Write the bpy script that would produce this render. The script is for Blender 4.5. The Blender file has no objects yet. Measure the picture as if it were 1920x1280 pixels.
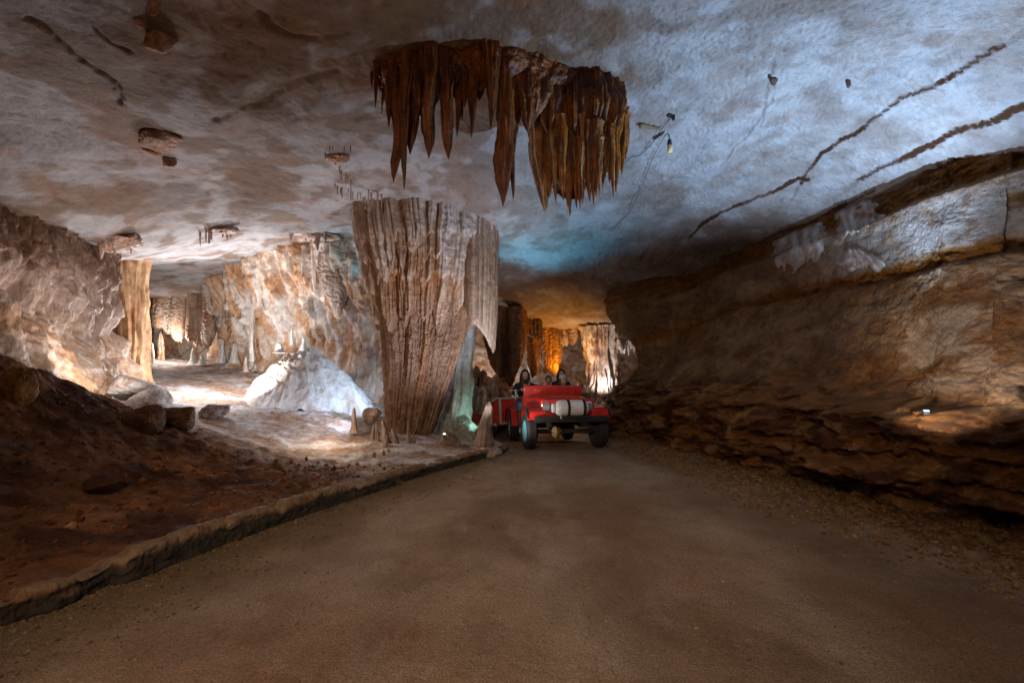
import bpy, bmesh, math, random
import numpy as np
from mathutils import Vector, Matrix
# ------------------------------------------------------------------ camera, world, exposure
S = bpy.context.scene
F = 853.0; PITCH = math.atan(60 / F); CAMZ = 1.45
cd = bpy.data.cameras.new('camera'); cam = bpy.data.objects.new('camera', cd); S.collection.objects.link(cam)
cam.location = (0, 0, CAMZ); cam.rotation_euler = (math.radians(90) + PITCH, 0, 0)
cd.sensor_width = 36; cd.lens = 36 * F / 1920; cd.clip_end = 300; cd.clip_start = 0.05
S.camera = cam
W = bpy.data.worlds.new("World"); S.world = W; W.use_nodes = True
W.node_tree.nodes['Background'].inputs[0].default_value = (0.02, 0.022, 0.03, 1)   # underground: no daylight at all
W.node_tree.nodes['Background'].inputs[1].default_value = 0.05
S.view_settings.view_transform = 'Standard'; S.view_settings.look = 'None'
S.view_settings.exposure = 0; S.view_settings.gamma = 1
S.cycles.max_bounces = 5; S.cycles.diffuse_bounces = 2; S.cycles.glossy_bounces = 2
S.cycles.sample_clamp_indirect = 4.0

def ray(px, py):
    r = (px - 960) / F; u = (640 - py) / F
    return (r, math.cos(PITCH) - u * math.sin(PITCH), math.sin(PITCH) + u * math.cos(PITCH))
def P(px, py, Y):
    """world point seen at a photo pixel at distance Y down the cave"""
    d = ray(px, py); t = Y / d[1]
    return (d[0] * t, Y, CAMZ + d[2] * t)

# ------------------------------------------------------------------ the cave's lamps on ledges and behind rocks, plus unseen fill lamps
def lamp(name, kind, loc, energy, col, target=None, size=0.15, angle=100, blend=0.6):
    l = bpy.data.lights.new(name, kind); l.energy = energy; l.color = col
    l.shadow_soft_size = size
    o = bpy.data.objects.new(name, l); S.collection.objects.link(o); o.location = loc
    if kind == 'SPOT':
        l.spot_size = math.radians(angle); l.spot_blend = blend
    if target is not None:
        o.rotation_euler = (Vector(target) - Vector(loc)).to_track_quat('-Z', 'Y').to_euler()
    return o
COOL = (0.62, 0.80, 1.0); WHITE = (1.0, 0.93, 0.88); WARM = (1.0, 0.72, 0.48); AMBER = (1.0, 0.50, 0.10); CYAN = (0.10, 0.62, 1.0); TEAL = (0.25, 0.95, 0.80)
lamp('rear_fill_warm', 'POINT', (-1.0, -2.2, 3.4), 55, (1.0, 0.60, 0.36), size=0.6)  # unseen warm fill behind the viewer, added to light foreground and cluster
lamp('rear_fill_road', 'SPOT', (-1.2, -1.5, 3.8), 800, (1.0, 0.76, 0.56), target=(-0.2, 4.4, 0), size=0.4, angle=84, blend=1.0)  # unseen spot behind the viewer, added to brighten the road
lamp('rear_fill_right', 'POINT', (2.6, 0.5, 3.0), 14, (1.0, 0.58, 0.30), size=0.3)  # unseen warm fill, added to the right of the viewer
lamp('road_fill', 'SPOT', (-0.4, 3.2, 4.3), 90, (1.0, 0.86, 0.78), target=(0.3, 5.2, 0), size=0.2, angle=75, blend=1.0)  # unseen spot under the roof, added for a bright pool on the road
lamp('ledge_lamp_ceiling', 'SPOT', (4.1, 4.7, 1.35), 1400, (0.44, 0.68, 1.0), target=(3.2, 5.4, 4.7), size=0.03, angle=104, blend=0.6)
lamp('ledge_lamp_face', 'SPOT', (3.7, 4.3, 1.3), 22, (0.60, 0.78, 1.0), target=(5.2, 5.9, 3.3), size=0.04, angle=55, blend=0.9)
lamp('ledge_lamp_wall', 'SPOT', (3.45, 3.9, 1.0), 150, (1.0, 0.90, 0.80), target=(5.0, 5.0, 1.9), size=0.04, angle=80, blend=0.9)
lamp('bank_lamp_up', 'SPOT', (-5.6, 6.5, 1.75), 140, (0.95, 0.90, 0.93), target=(-3.9, 5.2, 4.5), size=0.12, angle=140, blend=0.8)
lamp('chamber_lamp_left', 'SPOT', (-6.25, 7.1, 1.6), 65, WHITE, target=(-8.2, 8.2, 2.4), size=0.06, angle=150, blend=0.6)
lamp('chamber_lamp_left_up', 'POINT', (-6.9, 10.2, 1.7), 150, (0.93, 0.94, 1.0), size=0.06)
lamp('chamber_lamp_roof', 'SPOT', (-7.4, 11.6, 1.9), 560, (0.90, 0.93, 1.0), target=(-6.8, 10.0, 4.3), size=0.06, angle=130, blend=0.8)
lamp('chamber_lamp_far', 'POINT', P(318, 640, 15.0), 80, WHITE, size=0.06)
lamp('chamber_lamp_mound', 'SPOT', (-2.75, 9.8, 1.2), 120, (0.58, 0.76, 1.0), target=(-5.2, 11.4, 1.9), size=0.05, angle=140, blend=0.7)
lamp('path_lamp', 'SPOT', (-2.9, 9.3, 1.0), 120, (0.66, 0.76, 1.0), target=(-5.4, 8.2, 0.3), size=0.05, angle=120, blend=0.8)
lamp('column_back_lamp', 'SPOT', (-0.55, 9.9, 0.35), 14, (0.42, 0.95, 0.82), target=(-1.4, 10.6, 1.0), size=0.06, angle=130, blend=0.7)
lamp('column_lamp_front', 'SPOT', (-0.3, 7.3, 0.4), 520, (0.78, 0.85, 1.0), target=(-1.4, 9.0, 3.2), size=0.04, angle=88, blend=0.9)
lamp('column_lamp_low', 'POINT', (-3.1, 7.8, 0.8), 30, (1.0, 0.80, 0.62), size=0.1)
lamp('vehicle_fill', 'SPOT', (-0.45, 7.9, 0.5), 75, (1.0, 0.95, 0.9), target=(0.8, 9.3, 0.9), size=0.04, angle=60, blend=0.8)  # unseen spot added to brighten the vehicle
lamp('roof_lamp_cyan', 'SPOT', (-0.1, 11.4, 1.6), 420, CYAN, target=(0.65, 10.0, 4.3), size=0.06, angle=68, blend=1.0)
lamp('roof_lamp_cyan_left', 'SPOT', (-3.9, 11.0, 3.6), 40, CYAN, target=(-3.8, 11.2, 4.7), size=0.06, angle=120, blend=0.9)
lamp('amber_lamp', 'POINT', P(1045, 690, 14.3), 14, AMBER, size=0.06)
lamp('amber_lamp_lip', 'SPOT', (1.6, 12.6, 0.9), 240, AMBER, target=(1.6, 13.8, 3.0), size=0.06, angle=100, blend=0.9)
lamp('far_column_lamp', 'SPOT', P(1130, 735, 12.9), 110, (1, 0.93, 0.88), target=P(1128, 660, 14.3), size=0.05, angle=100, blend=0.8)
lamp('far_chamber_lamp', 'POINT', (-1.0, 16.4, 1.4), 200, WHITE, size=0.1)
lamp('back_wall_fill', 'SPOT', (-5.6, 9.6, 1.1), 420, (1.0, 0.95, 0.92), target=(-6.2, 12.6, 2.9), size=0.06, angle=100, blend=0.9)  # added spot without a visible fixture, brightens the back wall
lamp('left_wall_lamp', 'SPOT', (-5.3, 6.3, 1.7), 95, (1.0, 0.90, 0.84), target=(-7.4, 7.0, 3.2), size=0.06, angle=100, blend=0.9)
lamp('rear_fill_roof', 'SPOT', (-1.6, 0.6, 1.4), 110, (1.0, 0.58, 0.26), target=(-1.1, 4.2, 4.9), size=0.2, angle=62, blend=1.0)  # unseen amber spot added to warm the brown roof


# ------------------------------------------------------------------ helpers
rng = np.random.RandomState(7)
def _hash(ix, iy, iz, seed):
    u = np.uint32; h = (ix.astype(np.int64).astype(u) * u(374761393)) ^ (iy.astype(np.int64).astype(u) * u(668265263)) ^ (iz.astype(np.int64).astype(u) * u(2246822519)) ^ u((seed * 1274126177) & 0xFFFFFFFF)
    return _fin(h)
def _fin(h):
    h = (h ^ (h >> np.uint32(15))) * np.uint32(2246822519); h = (h ^ (h >> np.uint32(13))) * np.uint32(3266489917); return h ^ (h >> np.uint32(16))
_G = np.array([[1,1,0],[-1,1,0],[1,-1,0],[-1,-1,0],[1,0,1],[-1,0,1],[1,0,-1],[-1,0,-1],[0,1,1],[0,-1,1],[0,1,-1],[0,-1,-1],[1,1,1],[-1,-1,1],[1,-1,-1],[-1,1,-1]], dtype=np.float32)
_GX, _GY, _GZ = [np.ascontiguousarray(_G[:, k]) for k in range(3)]
def noise(x, y, z=0.0, seed=0):
    x, y, z = np.broadcast_arrays(np.asarray(x, float), np.asarray(y, float), np.asarray(z, float)); u32 = np.uint32
    x0 = np.floor(x); y0 = np.floor(y); z0 = np.floor(z)
    fx = (x - x0).astype(np.float32); fy = (y - y0).astype(np.float32); fz = (z - z0).astype(np.float32)
    u = fx*fx*fx*(fx*(fx*6-15)+10); v = fy*fy*fy*(fy*(fy*6-15)+10); w = fz*fz*fz*(fz*(fz*6-15)+10)
    hx0 = x0.astype(np.int64).astype(u32)*u32(374761393); hy0 = y0.astype(np.int64).astype(u32)*u32(668265263); hz0 = z0.astype(np.int64).astype(u32)*u32(2246822519); sd = u32((seed * 1274126177) & 0xFFFFFFFF)
    hx = (hx0, hx0+u32(374761393)); hy = (hy0, hy0+u32(668265263)); hz = (hz0 ^ sd, (hz0+u32(2246822519)) ^ sd); flat = not np.any(fz) 
    out = None
    for c in (0,) if flat else (0, 1):
        rows = []
        for b in (0, 1):
            e = []
            for a_ in (0, 1):
                g = _fin(hx[a_] ^ hy[b] ^ hz[c]) & u32(15)
                e.append(_GX[g]*(fx-a_) + _GY[g]*(fy-b) + _GZ[g]*(fz-c))
            rows.append(e[0] + u*(e[1]-e[0]))
        r = rows[0] + v*(rows[1]-rows[0]); out = r if out is None else out + w*(r-out)
    return out
def fbm(x, y, z=0.0, seed=0, o=4, g=0.5, l=2.03):
    s = 0; a = 1.0
    for i in range(o):
        s = s + a * noise(np.asarray(x) * l**i + i * 17.3, np.asarray(y) * l**i, np.asarray(z) * l**i, seed + i); a *= g
    return s
def ridged(x, y, z=0.0, seed=0, o=3):
    s = 0; a = 1.0
    for i in range(o):
        s = s + a * (1 - 2.2 * np.abs(noise(np.asarray(x) * 2.1**i, np.asarray(y) * 2.1**i, np.asarray(z) * 2.1**i, seed + i * 3))); a *= 0.5
    return s - 1
def worley(x, y, z, seed=0):
    """distance to the nearest and to the second nearest feature point"""
    x, y, z = np.broadcast_arrays(np.asarray(x, float), np.asarray(y, float), np.asarray(z, float))
    x0 = np.floor(x).astype(np.int64); y0 = np.floor(y).astype(np.int64); z0 = np.floor(z).astype(np.int64)
    d1 = np.full(x.shape, 9.0); d2 = np.full(x.shape, 9.0); cid = np.zeros(x.shape)
    for a in (-1, 0, 1):
        for b in (-1, 0, 1):
            for c in (-1, 0, 1):
                h = _hash(x0 + a, y0 + b, z0 + c, seed)
                d = np.sqrt((x0+a+(h & 1023)/1023. - x)**2 + (y0+b+((h >> 10) & 1023)/1023. - y)**2 + (z0+c+((h >> 20) & 1023)/1023. - z)**2)
                n = d < d1
                d2 = np.where(n, d1, np.minimum(d2, d)); cid = np.where(n, (h & 4095)/4095., cid); d1 = np.where(n, d, d1)
    return d1, d2, cid
def sst(a, b, x):
    t = np.clip((x - a) / (b - a), 0, 1); return t * t * (3 - 2 * t)
def hash1(i, seed=0):
    i = np.asarray(i); return _hash(i.astype(np.int64), i.astype(np.int64) * 0 + 3, i.astype(np.int64) * 0 + 5, seed) / 4294967295.0
def teeth(s, freq, seed, k=0.85):
    """(pointed tooth depth 0..1, round 0..1) of a fringe of stalactites along s"""
    q = s * freq + 0.6 * noise(s * freq * 0.45, s * 0 + seed, 0.5, seed)
    i = np.floor(q); t = 2 * (q - i) - 1
    H = hash1(i, seed) ** 1.3 * 0.85 + 0.15
    return H * (1 - np.abs(t)) ** k, np.sqrt(np.clip(1 - t * t, 0, 1)), i
def mix(a, b, t):
    t = np.asarray(t)[..., None]; return np.asarray(a) * (1 - t) + np.asarray(b) * t
def catmull(pts, n):
    """resample a polyline smoothly by arc length, with its cumulative length"""
    p = np.array(pts, float); q = np.vstack([2*p[0]-p[1], p, 2*p[-1]-p[-2]]); out = []
    for i in range(1, len(q) - 2):
        t = np.linspace(0, 1, 60, endpoint=False)[:, None]
        out.append(0.5*((2*q[i])+(-q[i-1]+q[i+1])*t+(2*q[i-1]-5*q[i]+4*q[i+1]-q[i+2])*t*t+(-q[i-1]+3*q[i]-3*q[i+1]+q[i+2])*t**3))
    out.append(q[-2][None]); c = np.vstack(out)
    L = np.concatenate([[0], np.cumsum(np.linalg.norm(np.diff(c[:, :2], axis=0), axis=1))])
    s = np.linspace(0, L[-1], n) if np.isscalar(n) else np.asarray(n) * L[-1]
    return np.stack([np.interp(s, L, c[:, k]) for k in range(c.shape[1])], 1), s

def new_obj(name, me, parent=None):
    o = bpy.data.objects.new(name, me); S.collection.objects.link(o)
    if parent is not None: o.parent = parent
    return o
def tag(o, label=None, cat=None, group=None, kind=None):
    if label: o['label'] = label
    if cat: o['category'] = cat
    if group: o['group'] = group
    if kind: o['kind'] = kind
    return o
def raw_mesh(name, V, Fq, mat, col=None, parent=None, smooth=True):
    V = np.asarray(V, np.float32).reshape(-1, 3); me = bpy.data.meshes.new(name)
    me.vertices.add(len(V)); me.vertices.foreach_set('co', V.ravel())
    Fq = np.asarray(Fq, np.int32); n, k = Fq.shape
    me.loops.add(n * k); me.loops.foreach_set('vertex_index', Fq.ravel())
    me.polygons.add(n); me.polygons.foreach_set('loop_start', np.arange(n, dtype=np.int32) * k)
    me.polygons.foreach_set('loop_total', np.full(n, k, np.int32))
    me.polygons.foreach_set('use_smooth', np.full(n, smooth))
    me.update(calc_edges=True); me.validate()
    if col is not None:
        c = np.ones((len(V), 4), np.float32); c[:, :3] = np.clip(np.asarray(col).reshape(-1, 3), 0.004, 0.9)
        at = me.color_attributes.new('Col', 'FLOAT_COLOR', 'POINT'); at.data.foreach_set('color', c.ravel())
    me.materials.append(mat)
    return new_obj(name, me, parent)
def grid_faces(nu, nv, closed=False, flip=False, off=0):
    i, j = np.meshgrid(np.arange(nu if closed else nu - 1), np.arange(nv - 1), indexing='ij')
    i2 = (i + 1) % nu
    f = np.stack([i*nv+j, i2*nv+j, i2*nv+j+1, i*nv+j+1], -1).reshape(-1, 4) + off
    return f[:, ::-1] if flip else f
def grid(name, V, mat, col=None, closed=False, flip=False, parent=None):
    return raw_mesh(name, V.reshape(-1, 3), grid_faces(V.shape[0], V.shape[1], closed, flip), mat, None if col is None else col, parent)

def rbf(pts, reg=0.02):
    A = np.array(pts, float); X = A[:, :2]; n = len(A)
    ph = lambda r2: 0.5 * r2 * np.log(r2 + 1e-9)
    D = ((X[:, None] - X[None])**2).sum(-1); M = np.zeros((n+3, n+3)); M[:n, :n] = ph(D) + reg * np.eye(n)
    M[:n, n] = 1; M[:n, n+1:] = X; M[n, :n] = 1; M[n+1:, :n] = X.T
    w = np.linalg.solve(M, np.concatenate([A[:, 2], [0, 0, 0]]))
    def f(x, y):
        x, y = np.broadcast_arrays(np.asarray(x, float), np.asarray(y, float))
        s = w[n] + w[n+1] * x + w[n+2] * y
        for k in range(n): s = s + w[k] * ph((x - X[k, 0])**2 + (y - X[k, 1])**2)
        return s
    return f

# ------------------------------------------------------------------ materials
def nd(t, kind, **kw):
    n = t.nodes.new(kind)
    for k, v in kw.items():
        if hasattr(n, k): setattr(n, k, v)
    return n
def rock_mat(name, base=None, rough=(0.55, 0.9), bumps=((18, 0.35, 0.02), (70, 0.5, 0.006)), var=0.35, vscale=6, stretch=(1, 1, 1), pits=0, spec=0.35, speck=0.0, coat=0.0, flow=None, mott=(3.5, 0.6), tone=(1.18, 1.15, 1.12)):
    m = bpy.data.materials.new(name); m.use_nodes = True; t = m.node_tree; t.nodes.clear(); L = t.links.new
    out = nd(t, 'ShaderNodeOutputMaterial'); b = nd(t, 'ShaderNodeBsdfPrincipled'); L(b.outputs[0], out.inputs[0])
    tc = nd(t, 'ShaderNodeTexCoord'); mp = nd(t, 'ShaderNodeMapping'); mp.inputs['Scale'].default_value = stretch
    L(tc.outputs['Object'], mp.inputs[0]); co = mp.outputs[0]
    if base is None:
        a = nd(t, 'ShaderNodeAttribute'); a.attribute_name = 'Col'; csock = a.outputs[0]
    else:
        r = nd(t, 'ShaderNodeRGB'); r.outputs[0].default_value = (*base, 1); csock = r.outputs[0]
    n1 = nd(t, 'ShaderNodeTexNoise'); n1.inputs['Scale'].default_value = vscale; n1.inputs['Detail'].default_value = 8; n1.inputs['Roughness'].default_value = 0.65
    L(co, n1.inputs['Vector'])
    mr = nd(t, 'ShaderNodeMapRange'); mr.inputs[1].default_value = 0.25; mr.inputs[2].default_value = 0.75
    mr.inputs[3].default_value = 1 - var; mr.inputs[4].default_value = 1 + var; L(n1.outputs[0], mr.inputs[0])
    vm = nd(t, 'ShaderNodeVectorMath', operation='SCALE'); L(csock, vm.inputs[0]); L(mr.outputs[0], vm.inputs['Scale']); cur = vm.outputs[0]
    if mott:
        n4 = nd(t, 'ShaderNodeTexNoise'); n4.inputs['Scale'].default_value = mott[0]; n4.inputs['Detail'].default_value = 10; n4.inputs['Roughness'].default_value = 0.72; n4.inputs['Distortion'].default_value = 0.6; L(co, n4.inputs['Vector'])
        m4 = nd(t, 'ShaderNodeMapRange'); m4.inputs[1].default_value = 0.54; m4.inputs[2].default_value = 0.575; m4.inputs[3].default_value = 0; m4.inputs[4].default_value = mott[1]; L(n4.outputs[0], m4.inputs[0])
        mx = nd(t, 'ShaderNodeMix', data_type='RGBA', blend_type='MULTIPLY'); L(m4.outputs[0], mx.inputs[0]); L(cur, mx.inputs[6]); mx.inputs[7].default_value = (0.62, 0.42, 0.28, 1); cur = mx.outputs[2]
    if speck:
        n3 = nd(t, 'ShaderNodeTexNoise'); n3.inputs['Scale'].default_value = 110; n3.inputs['Detail'].default_value = 3; L(co, n3.inputs['Vector'])
        m3 = nd(t, 'ShaderNodeMapRange'); m3.inputs[1].default_value = 0.3; m3.inputs[2].default_value = 0.7; m3.inputs[3].default_value = 1 - speck; m3.inputs[4].default_value = 1 + speck
        L(n3.outputs[0], m3.inputs[0]); v3 = nd(t, 'ShaderNodeVectorMath', operation='SCALE'); L(cur, v3.inputs[0]); L(m3.outputs[0], v3.inputs['Scale']); cur = v3.outputs[0]
    gm = nd(t, 'ShaderNodeGamma'); gm.inputs[1].default_value = tone[0]; L(cur, gm.inputs[0]); hs = nd(t, 'ShaderNodeHueSaturation'); hs.inputs['Saturation'].default_value = tone[1]; hs.inputs['Value'].default_value = tone[2]; L(gm.outputs[0], hs.inputs['Color']); cur = hs.outputs[0]
    L(cur, b.inputs['Base Color'])
    rr = nd(t, 'ShaderNodeMapRange'); rr.inputs[1].default_value = 0.3; rr.inputs[2].default_value = 0.7; rr.inputs[3].default_value = rough[0]; rr.inputs[4].default_value = rough[1]
    n2 = nd(t, 'ShaderNodeTexNoise'); n2.inputs['Scale'].default_value = vscale * 0.7; n2.inputs['Detail'].default_value = 5; L(co, n2.inputs['Vector']); L(n2.outputs[0], rr.inputs[0]); L(rr.outputs[0], b.inputs['Roughness'])
    b.inputs['Specular IOR Level'].default_value = spec; b.inputs['Coat Weight'].default_value = coat; b.inputs['Coat Roughness'].default_value = 0.25
    prev = None
    for sc, st, dist in bumps:
        nn = nd(t, 'ShaderNodeTexNoise'); nn.inputs['Scale'].default_value = sc; nn.inputs['Detail'].default_value = 6; nn.inputs['Roughness'].default_value = 0.6; nn.inputs['Distortion'].default_value = 0.3
        L(co, nn.inputs['Vector']); bp = nd(t, 'ShaderNodeBump'); bp.inputs['Strength'].default_value = st; bp.inputs['Distance'].default_value = dist; L(nn.outputs[0], bp.inputs['Height'])
        if prev: L(prev, bp.inputs['Normal'])
        prev = bp.outputs[0]
    if pits:
        vo = nd(t, 'ShaderNodeTexVoronoi'); vo.inputs['Scale'].default_value = pits; L(co, vo.inputs['Vector'])
        bp = nd(t, 'ShaderNodeBump'); bp.inputs['Strength'].default_value = 0.5; bp.inputs['Distance'].default_value = 0.02; L(vo.outputs[0], bp.inputs['Height']); L(prev, bp.inputs['Normal']); prev = bp.outputs[0]
    if flow:
        mpf = nd(t, 'ShaderNodeMapping'); mpf.inputs['Scale'].default_value = (1, 1, flow[1]); L(tc.outputs['Object'], mpf.inputs[0])
        nf = nd(t, 'ShaderNodeTexNoise'); nf.inputs['Scale'].default_value = flow[0]; nf.inputs['Detail'].default_value = 4; L(mpf.outputs[0], nf.inputs['Vector'])
        bp = nd(t, 'ShaderNodeBump'); bp.inputs['Strength'].default_value = flow[2]; bp.inputs['Distance'].default_value = 0.03; L(nf.outputs[0], bp.inputs['Height']); L(prev, bp.inputs['Normal']); prev = bp.outputs[0]
    L(prev, b.inputs['Normal'])
    return m
def plain_mat(name, col, rough=0.5, metal=0.0, var=0.12, coat=0.0, bump=0.0, scale=30, emit=None):
    m = bpy.data.materials.new(name); m.use_nodes = True; t = m.node_tree; L = t.links.new; b = t.nodes['Principled BSDF']
    tc = nd(t, 'ShaderNodeTexCoord'); n1 = nd(t, 'ShaderNodeTexNoise'); n1.inputs['Scale'].default_value = scale; n1.inputs['Detail'].default_value = 5; L(tc.outputs['Object'], n1.inputs['Vector'])
    mr = nd(t, 'ShaderNodeMapRange'); mr.inputs[1].default_value = 0.3; mr.inputs[2].default_value = 0.7; mr.inputs[3].default_value = 1 - var; mr.inputs[4].default_value = 1 + var; L(n1.outputs[0], mr.inputs[0])
    vm = nd(t, 'ShaderNodeVectorMath', operation='SCALE'); vm.inputs[0].default_value = col; L(mr.outputs[0], vm.inputs['Scale']); L(vm.outputs[0], b.inputs['Base Color'])
    b.inputs['Roughness'].default_value = rough; b.inputs['Metallic'].default_value = metal; b.inputs['Coat Weight'].default_value = coat; b.inputs['Coat Roughness'].default_value = 0.1
    if bump:
        bp = nd(t, 'ShaderNodeBump'); bp.inputs['Strength'].default_value = bump; bp.inputs['Distance'].default_value = 0.01; L(n1.outputs[0], bp.inputs['Height']); L(bp.outputs[0], b.inputs['Normal'])
    if emit: b.inputs['Emission Color'].default_value = (*emit[0], 1); b.inputs['Emission Strength'].default_value = emit[1]
    return m
M_CEIL = rock_mat('ceiling limestone', bumps=((8, 0.2, 0.03), (34, 0.6, 0.02), (90, 1.0, 0.018)), var=0.15, vscale=4, rough=(0.7, 0.98), tone=(1.08, 1.0, 1.06), mott=(1.6, 0.28), speck=0.16, spec=0.1)
M_WALL = rock_mat('wall limestone', bumps=((10, 0.9, 0.06), (34, 1.0, 0.032), (100, 0.9, 0.012)), var=0.42, vscale=6, mott=(3.0, 0.65), speck=0.15)
M_FLOW = rock_mat('flowstone', bumps=((20, 0.6, 0.03), (60, 0.7, 0.012), (160, 0.5, 0.004)), var=0.32, vscale=7, rough=(0.3, 0.7), spec=0.5, tone=(1.15, 0.98, 1.12), flow=(13, 0.15, 0.8), mott=(4.0, 0.55))
M_MOUND = rock_mat('white flowstone', bumps=((14, 0.8, 0.04), (50, 0.8, 0.016)), var=0.2, vscale=5, rough=(0.35, 0.7), spec=0.5, mott=(3, 0.15))
M_WET = rock_mat('wet brown dripstone', bumps=((22, 0.8, 0.03), (70, 0.7, 0.010)), var=0.5, vscale=8, rough=(0.22, 0.6), spec=0.6, flow=(20, 0.12, 0.8), mott=(5, 0.6))
M_SOIL = rock_mat('cave floor clay', bumps=((7, 0.6, 0.06), (30, 0.9, 0.04), (110, 0.8, 0.012)), var=0.42, vscale=8, rough=(0.62, 0.98), spec=0.22, tone=(1.12, 0.98, 1.15), speck=0.3, mott=(3, 0.5))
M_ROAD = rock_mat('packed gravel road', bumps=((6, 0.3, 0.03), (45, 0.9, 0.022), (150, 1.0, 0.010)), var=0.22, vscale=2.2, rough=(0.6, 0.95), tone=(1.1, 1.06, 1.16), speck=0.45, spec=0.3, mott=(1.2, 0.25))
M_ROCK = rock_mat('loose rock', bumps=((14, 0.6, 0.04), (55, 0.6, 0.014)), var=0.4, vscale=8)
PALE = (0.50, 0.46, 0.44); CREAM = (0.50, 0.43, 0.37); TAN = (0.40, 0.30, 0.22); PINK = (0.42, 0.31, 0.26); BROWN = (0.20, 0.105, 0.05); DBROWN = (0.10, 0.045, 0.02); ORANGE = (0.52, 0.30, 0.15); SOIL = (0.16, 0.08, 0.045); WHT = (0.68, 0.67, 0.66); GREY = (0.33, 0.30, 0.28)
# ------------------------------------------------------------------ THE CEILING (structure)
ceil_pts = [(-8,-6,4.0),(0,-7,4.6),(5,-6,4.1),(-8,-2,4.2),(0,-2,4.9),(4.6,-2,4.5),(-6,2,4.3),(-3,2,4.6),(0,2,4.9),(3,2,4.85),(4.8,2,4.3),
    P(0,400,6.5), P(200,466,8.5), P(330,566,16), P(400,532,14), P(480,480,12.5), P(600,452,12), P(690,445,11.5), P(680,402,9.2), P(800,404,9.1), P(930,442,9.4),
    P(1000,603,14.5), P(1100,616,14.2), P(1185,590,12.6), P(1050,505,11.5), P(1200,485,10.5), P(1300,445,9.5), P(1420,400,8.2), P(1540,340,7.1), P(1690,285,5.8), P(1800,210,4.9), P(1920,110,4.0),
    P(1600,150,5.1), P(1300,200,5.9), P(930,90,4.9), P(1100,150,5.4), P(600,200,5.7), P(300,200,5.0), P(0,200,5.0), P(300,400,8.0), P(550,350,8), P(1250,330,7.6), P(1000,450,9.6),
    (-13,12,3.8), (-14,18,3.7), (-9,18,3.8), (-4,16,4.0), (-2,16,3.5), (0,17,3.2), (4,17,3.15), (7,15,3.2), (7,8,3.2), (6.6,4,3.2), (-10,8,3.7), (-10,4,3.6), (7,20,3.2), (-1,21,3.2)]
_cz = rbf(ceil_pts)
def hit(fz, px, py, up=True):
    d = ray(px, py); t = np.linspace(1.0, 30, 6000); X = d[0]*t; Y = d[1]*t; Z = CAMZ + d[2]*t
    g = Z - fz(X, Y); k = np.argmax(g > 0) if up else np.argmax(g < 0)
    return (X[k], Y[k], float(fz(X[k], Y[k])))
def seg_sd(x, y, pl):
    """distance to a polyline, signed (positive on its right when walking it), and end fade"""
    best = np.full(np.shape(x), 1e9); sg = np.zeros(np.shape(x))
    for a, b in zip(pl[:-1], pl[1:]):
        ax, ay = a[:2]; bx, by = b[:2]; dx, dy = bx-ax, by-ay; L2 = dx*dx+dy*dy+1e-9
        t = np.clip(((x-ax)*dx + (y-ay)*dy)/L2, 0, 1); ex = x-ax-t*dx; ey = y-ay-t*dy; d = np.hypot(ex, ey)
        n = d < best; best = np.where(n, d, best); sg = np.where(n, (ex*dy - ey*dx)/math.sqrt(L2), sg)
    return best, sg
# bedding lips across the right of the ceiling: the rock beyond each line hangs lower
lips = [([(1505,330),(1530,297),(1575,262),(1620,240),(1660,205),(1720,170),(1800,125),(1860,90)], 0.05, 1.1),
        ([(1615,330),(1680,295),(1735,270),(1790,238),(1850,218),(1920,185),(2050,120)], 0.06, 1.0),
        ([(1295,442),(1350,395),(1400,370),(1450,352),(1505,330)], 0.06, 0.8),
        ([(1200,560),(1300,500),(1370,480),(1450,435),(1530,405),(1580,380),(1632,346)], 0.07, 0.5),
        ([(1370,285),(1430,215),(1445,150)], 0.03, 0.5),
        ([(530,432),(600,430),(660,415),(740,395)], -0.10, 0.6)]
lips = [([hit(_cz, *q) for q in pl], a, w) for pl, a, w in lips]
grooves = [([(55,20),(110,70),(160,110),(200,150),(240,200)], 0.06, 0.03), ([(190,40),(250,92)], 0.04, 0.02),
           ([(400,215),(470,190),(530,170),(600,140),(640,130)], 0.04, 0.05), ([(480,30),(520,55),(590,70),(640,60)], 0.04, 0.04),
           ([(700,190),(760,150),(850,140)], 0.03, 0.05), ([(1430,230),(1445,180),(1450,140)], 0.03, 0.015), ([(1800,470),(1830,380)], 0.04, 0.012)]
grooves = [([hit(_cz, *q) for q in pl], a, w) for pl, a, w in grooves]
def wobble(x, y):
    return x + 0.10*noise(x*2.1, y*2.1, 0, 41) + 0.03*noise(x*9, y*9, 0, 42), y + 0.10*noise(x*2.1, y*2.1, 5, 43) + 0.03*noise(x*9, y*9, 5, 44)
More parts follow.
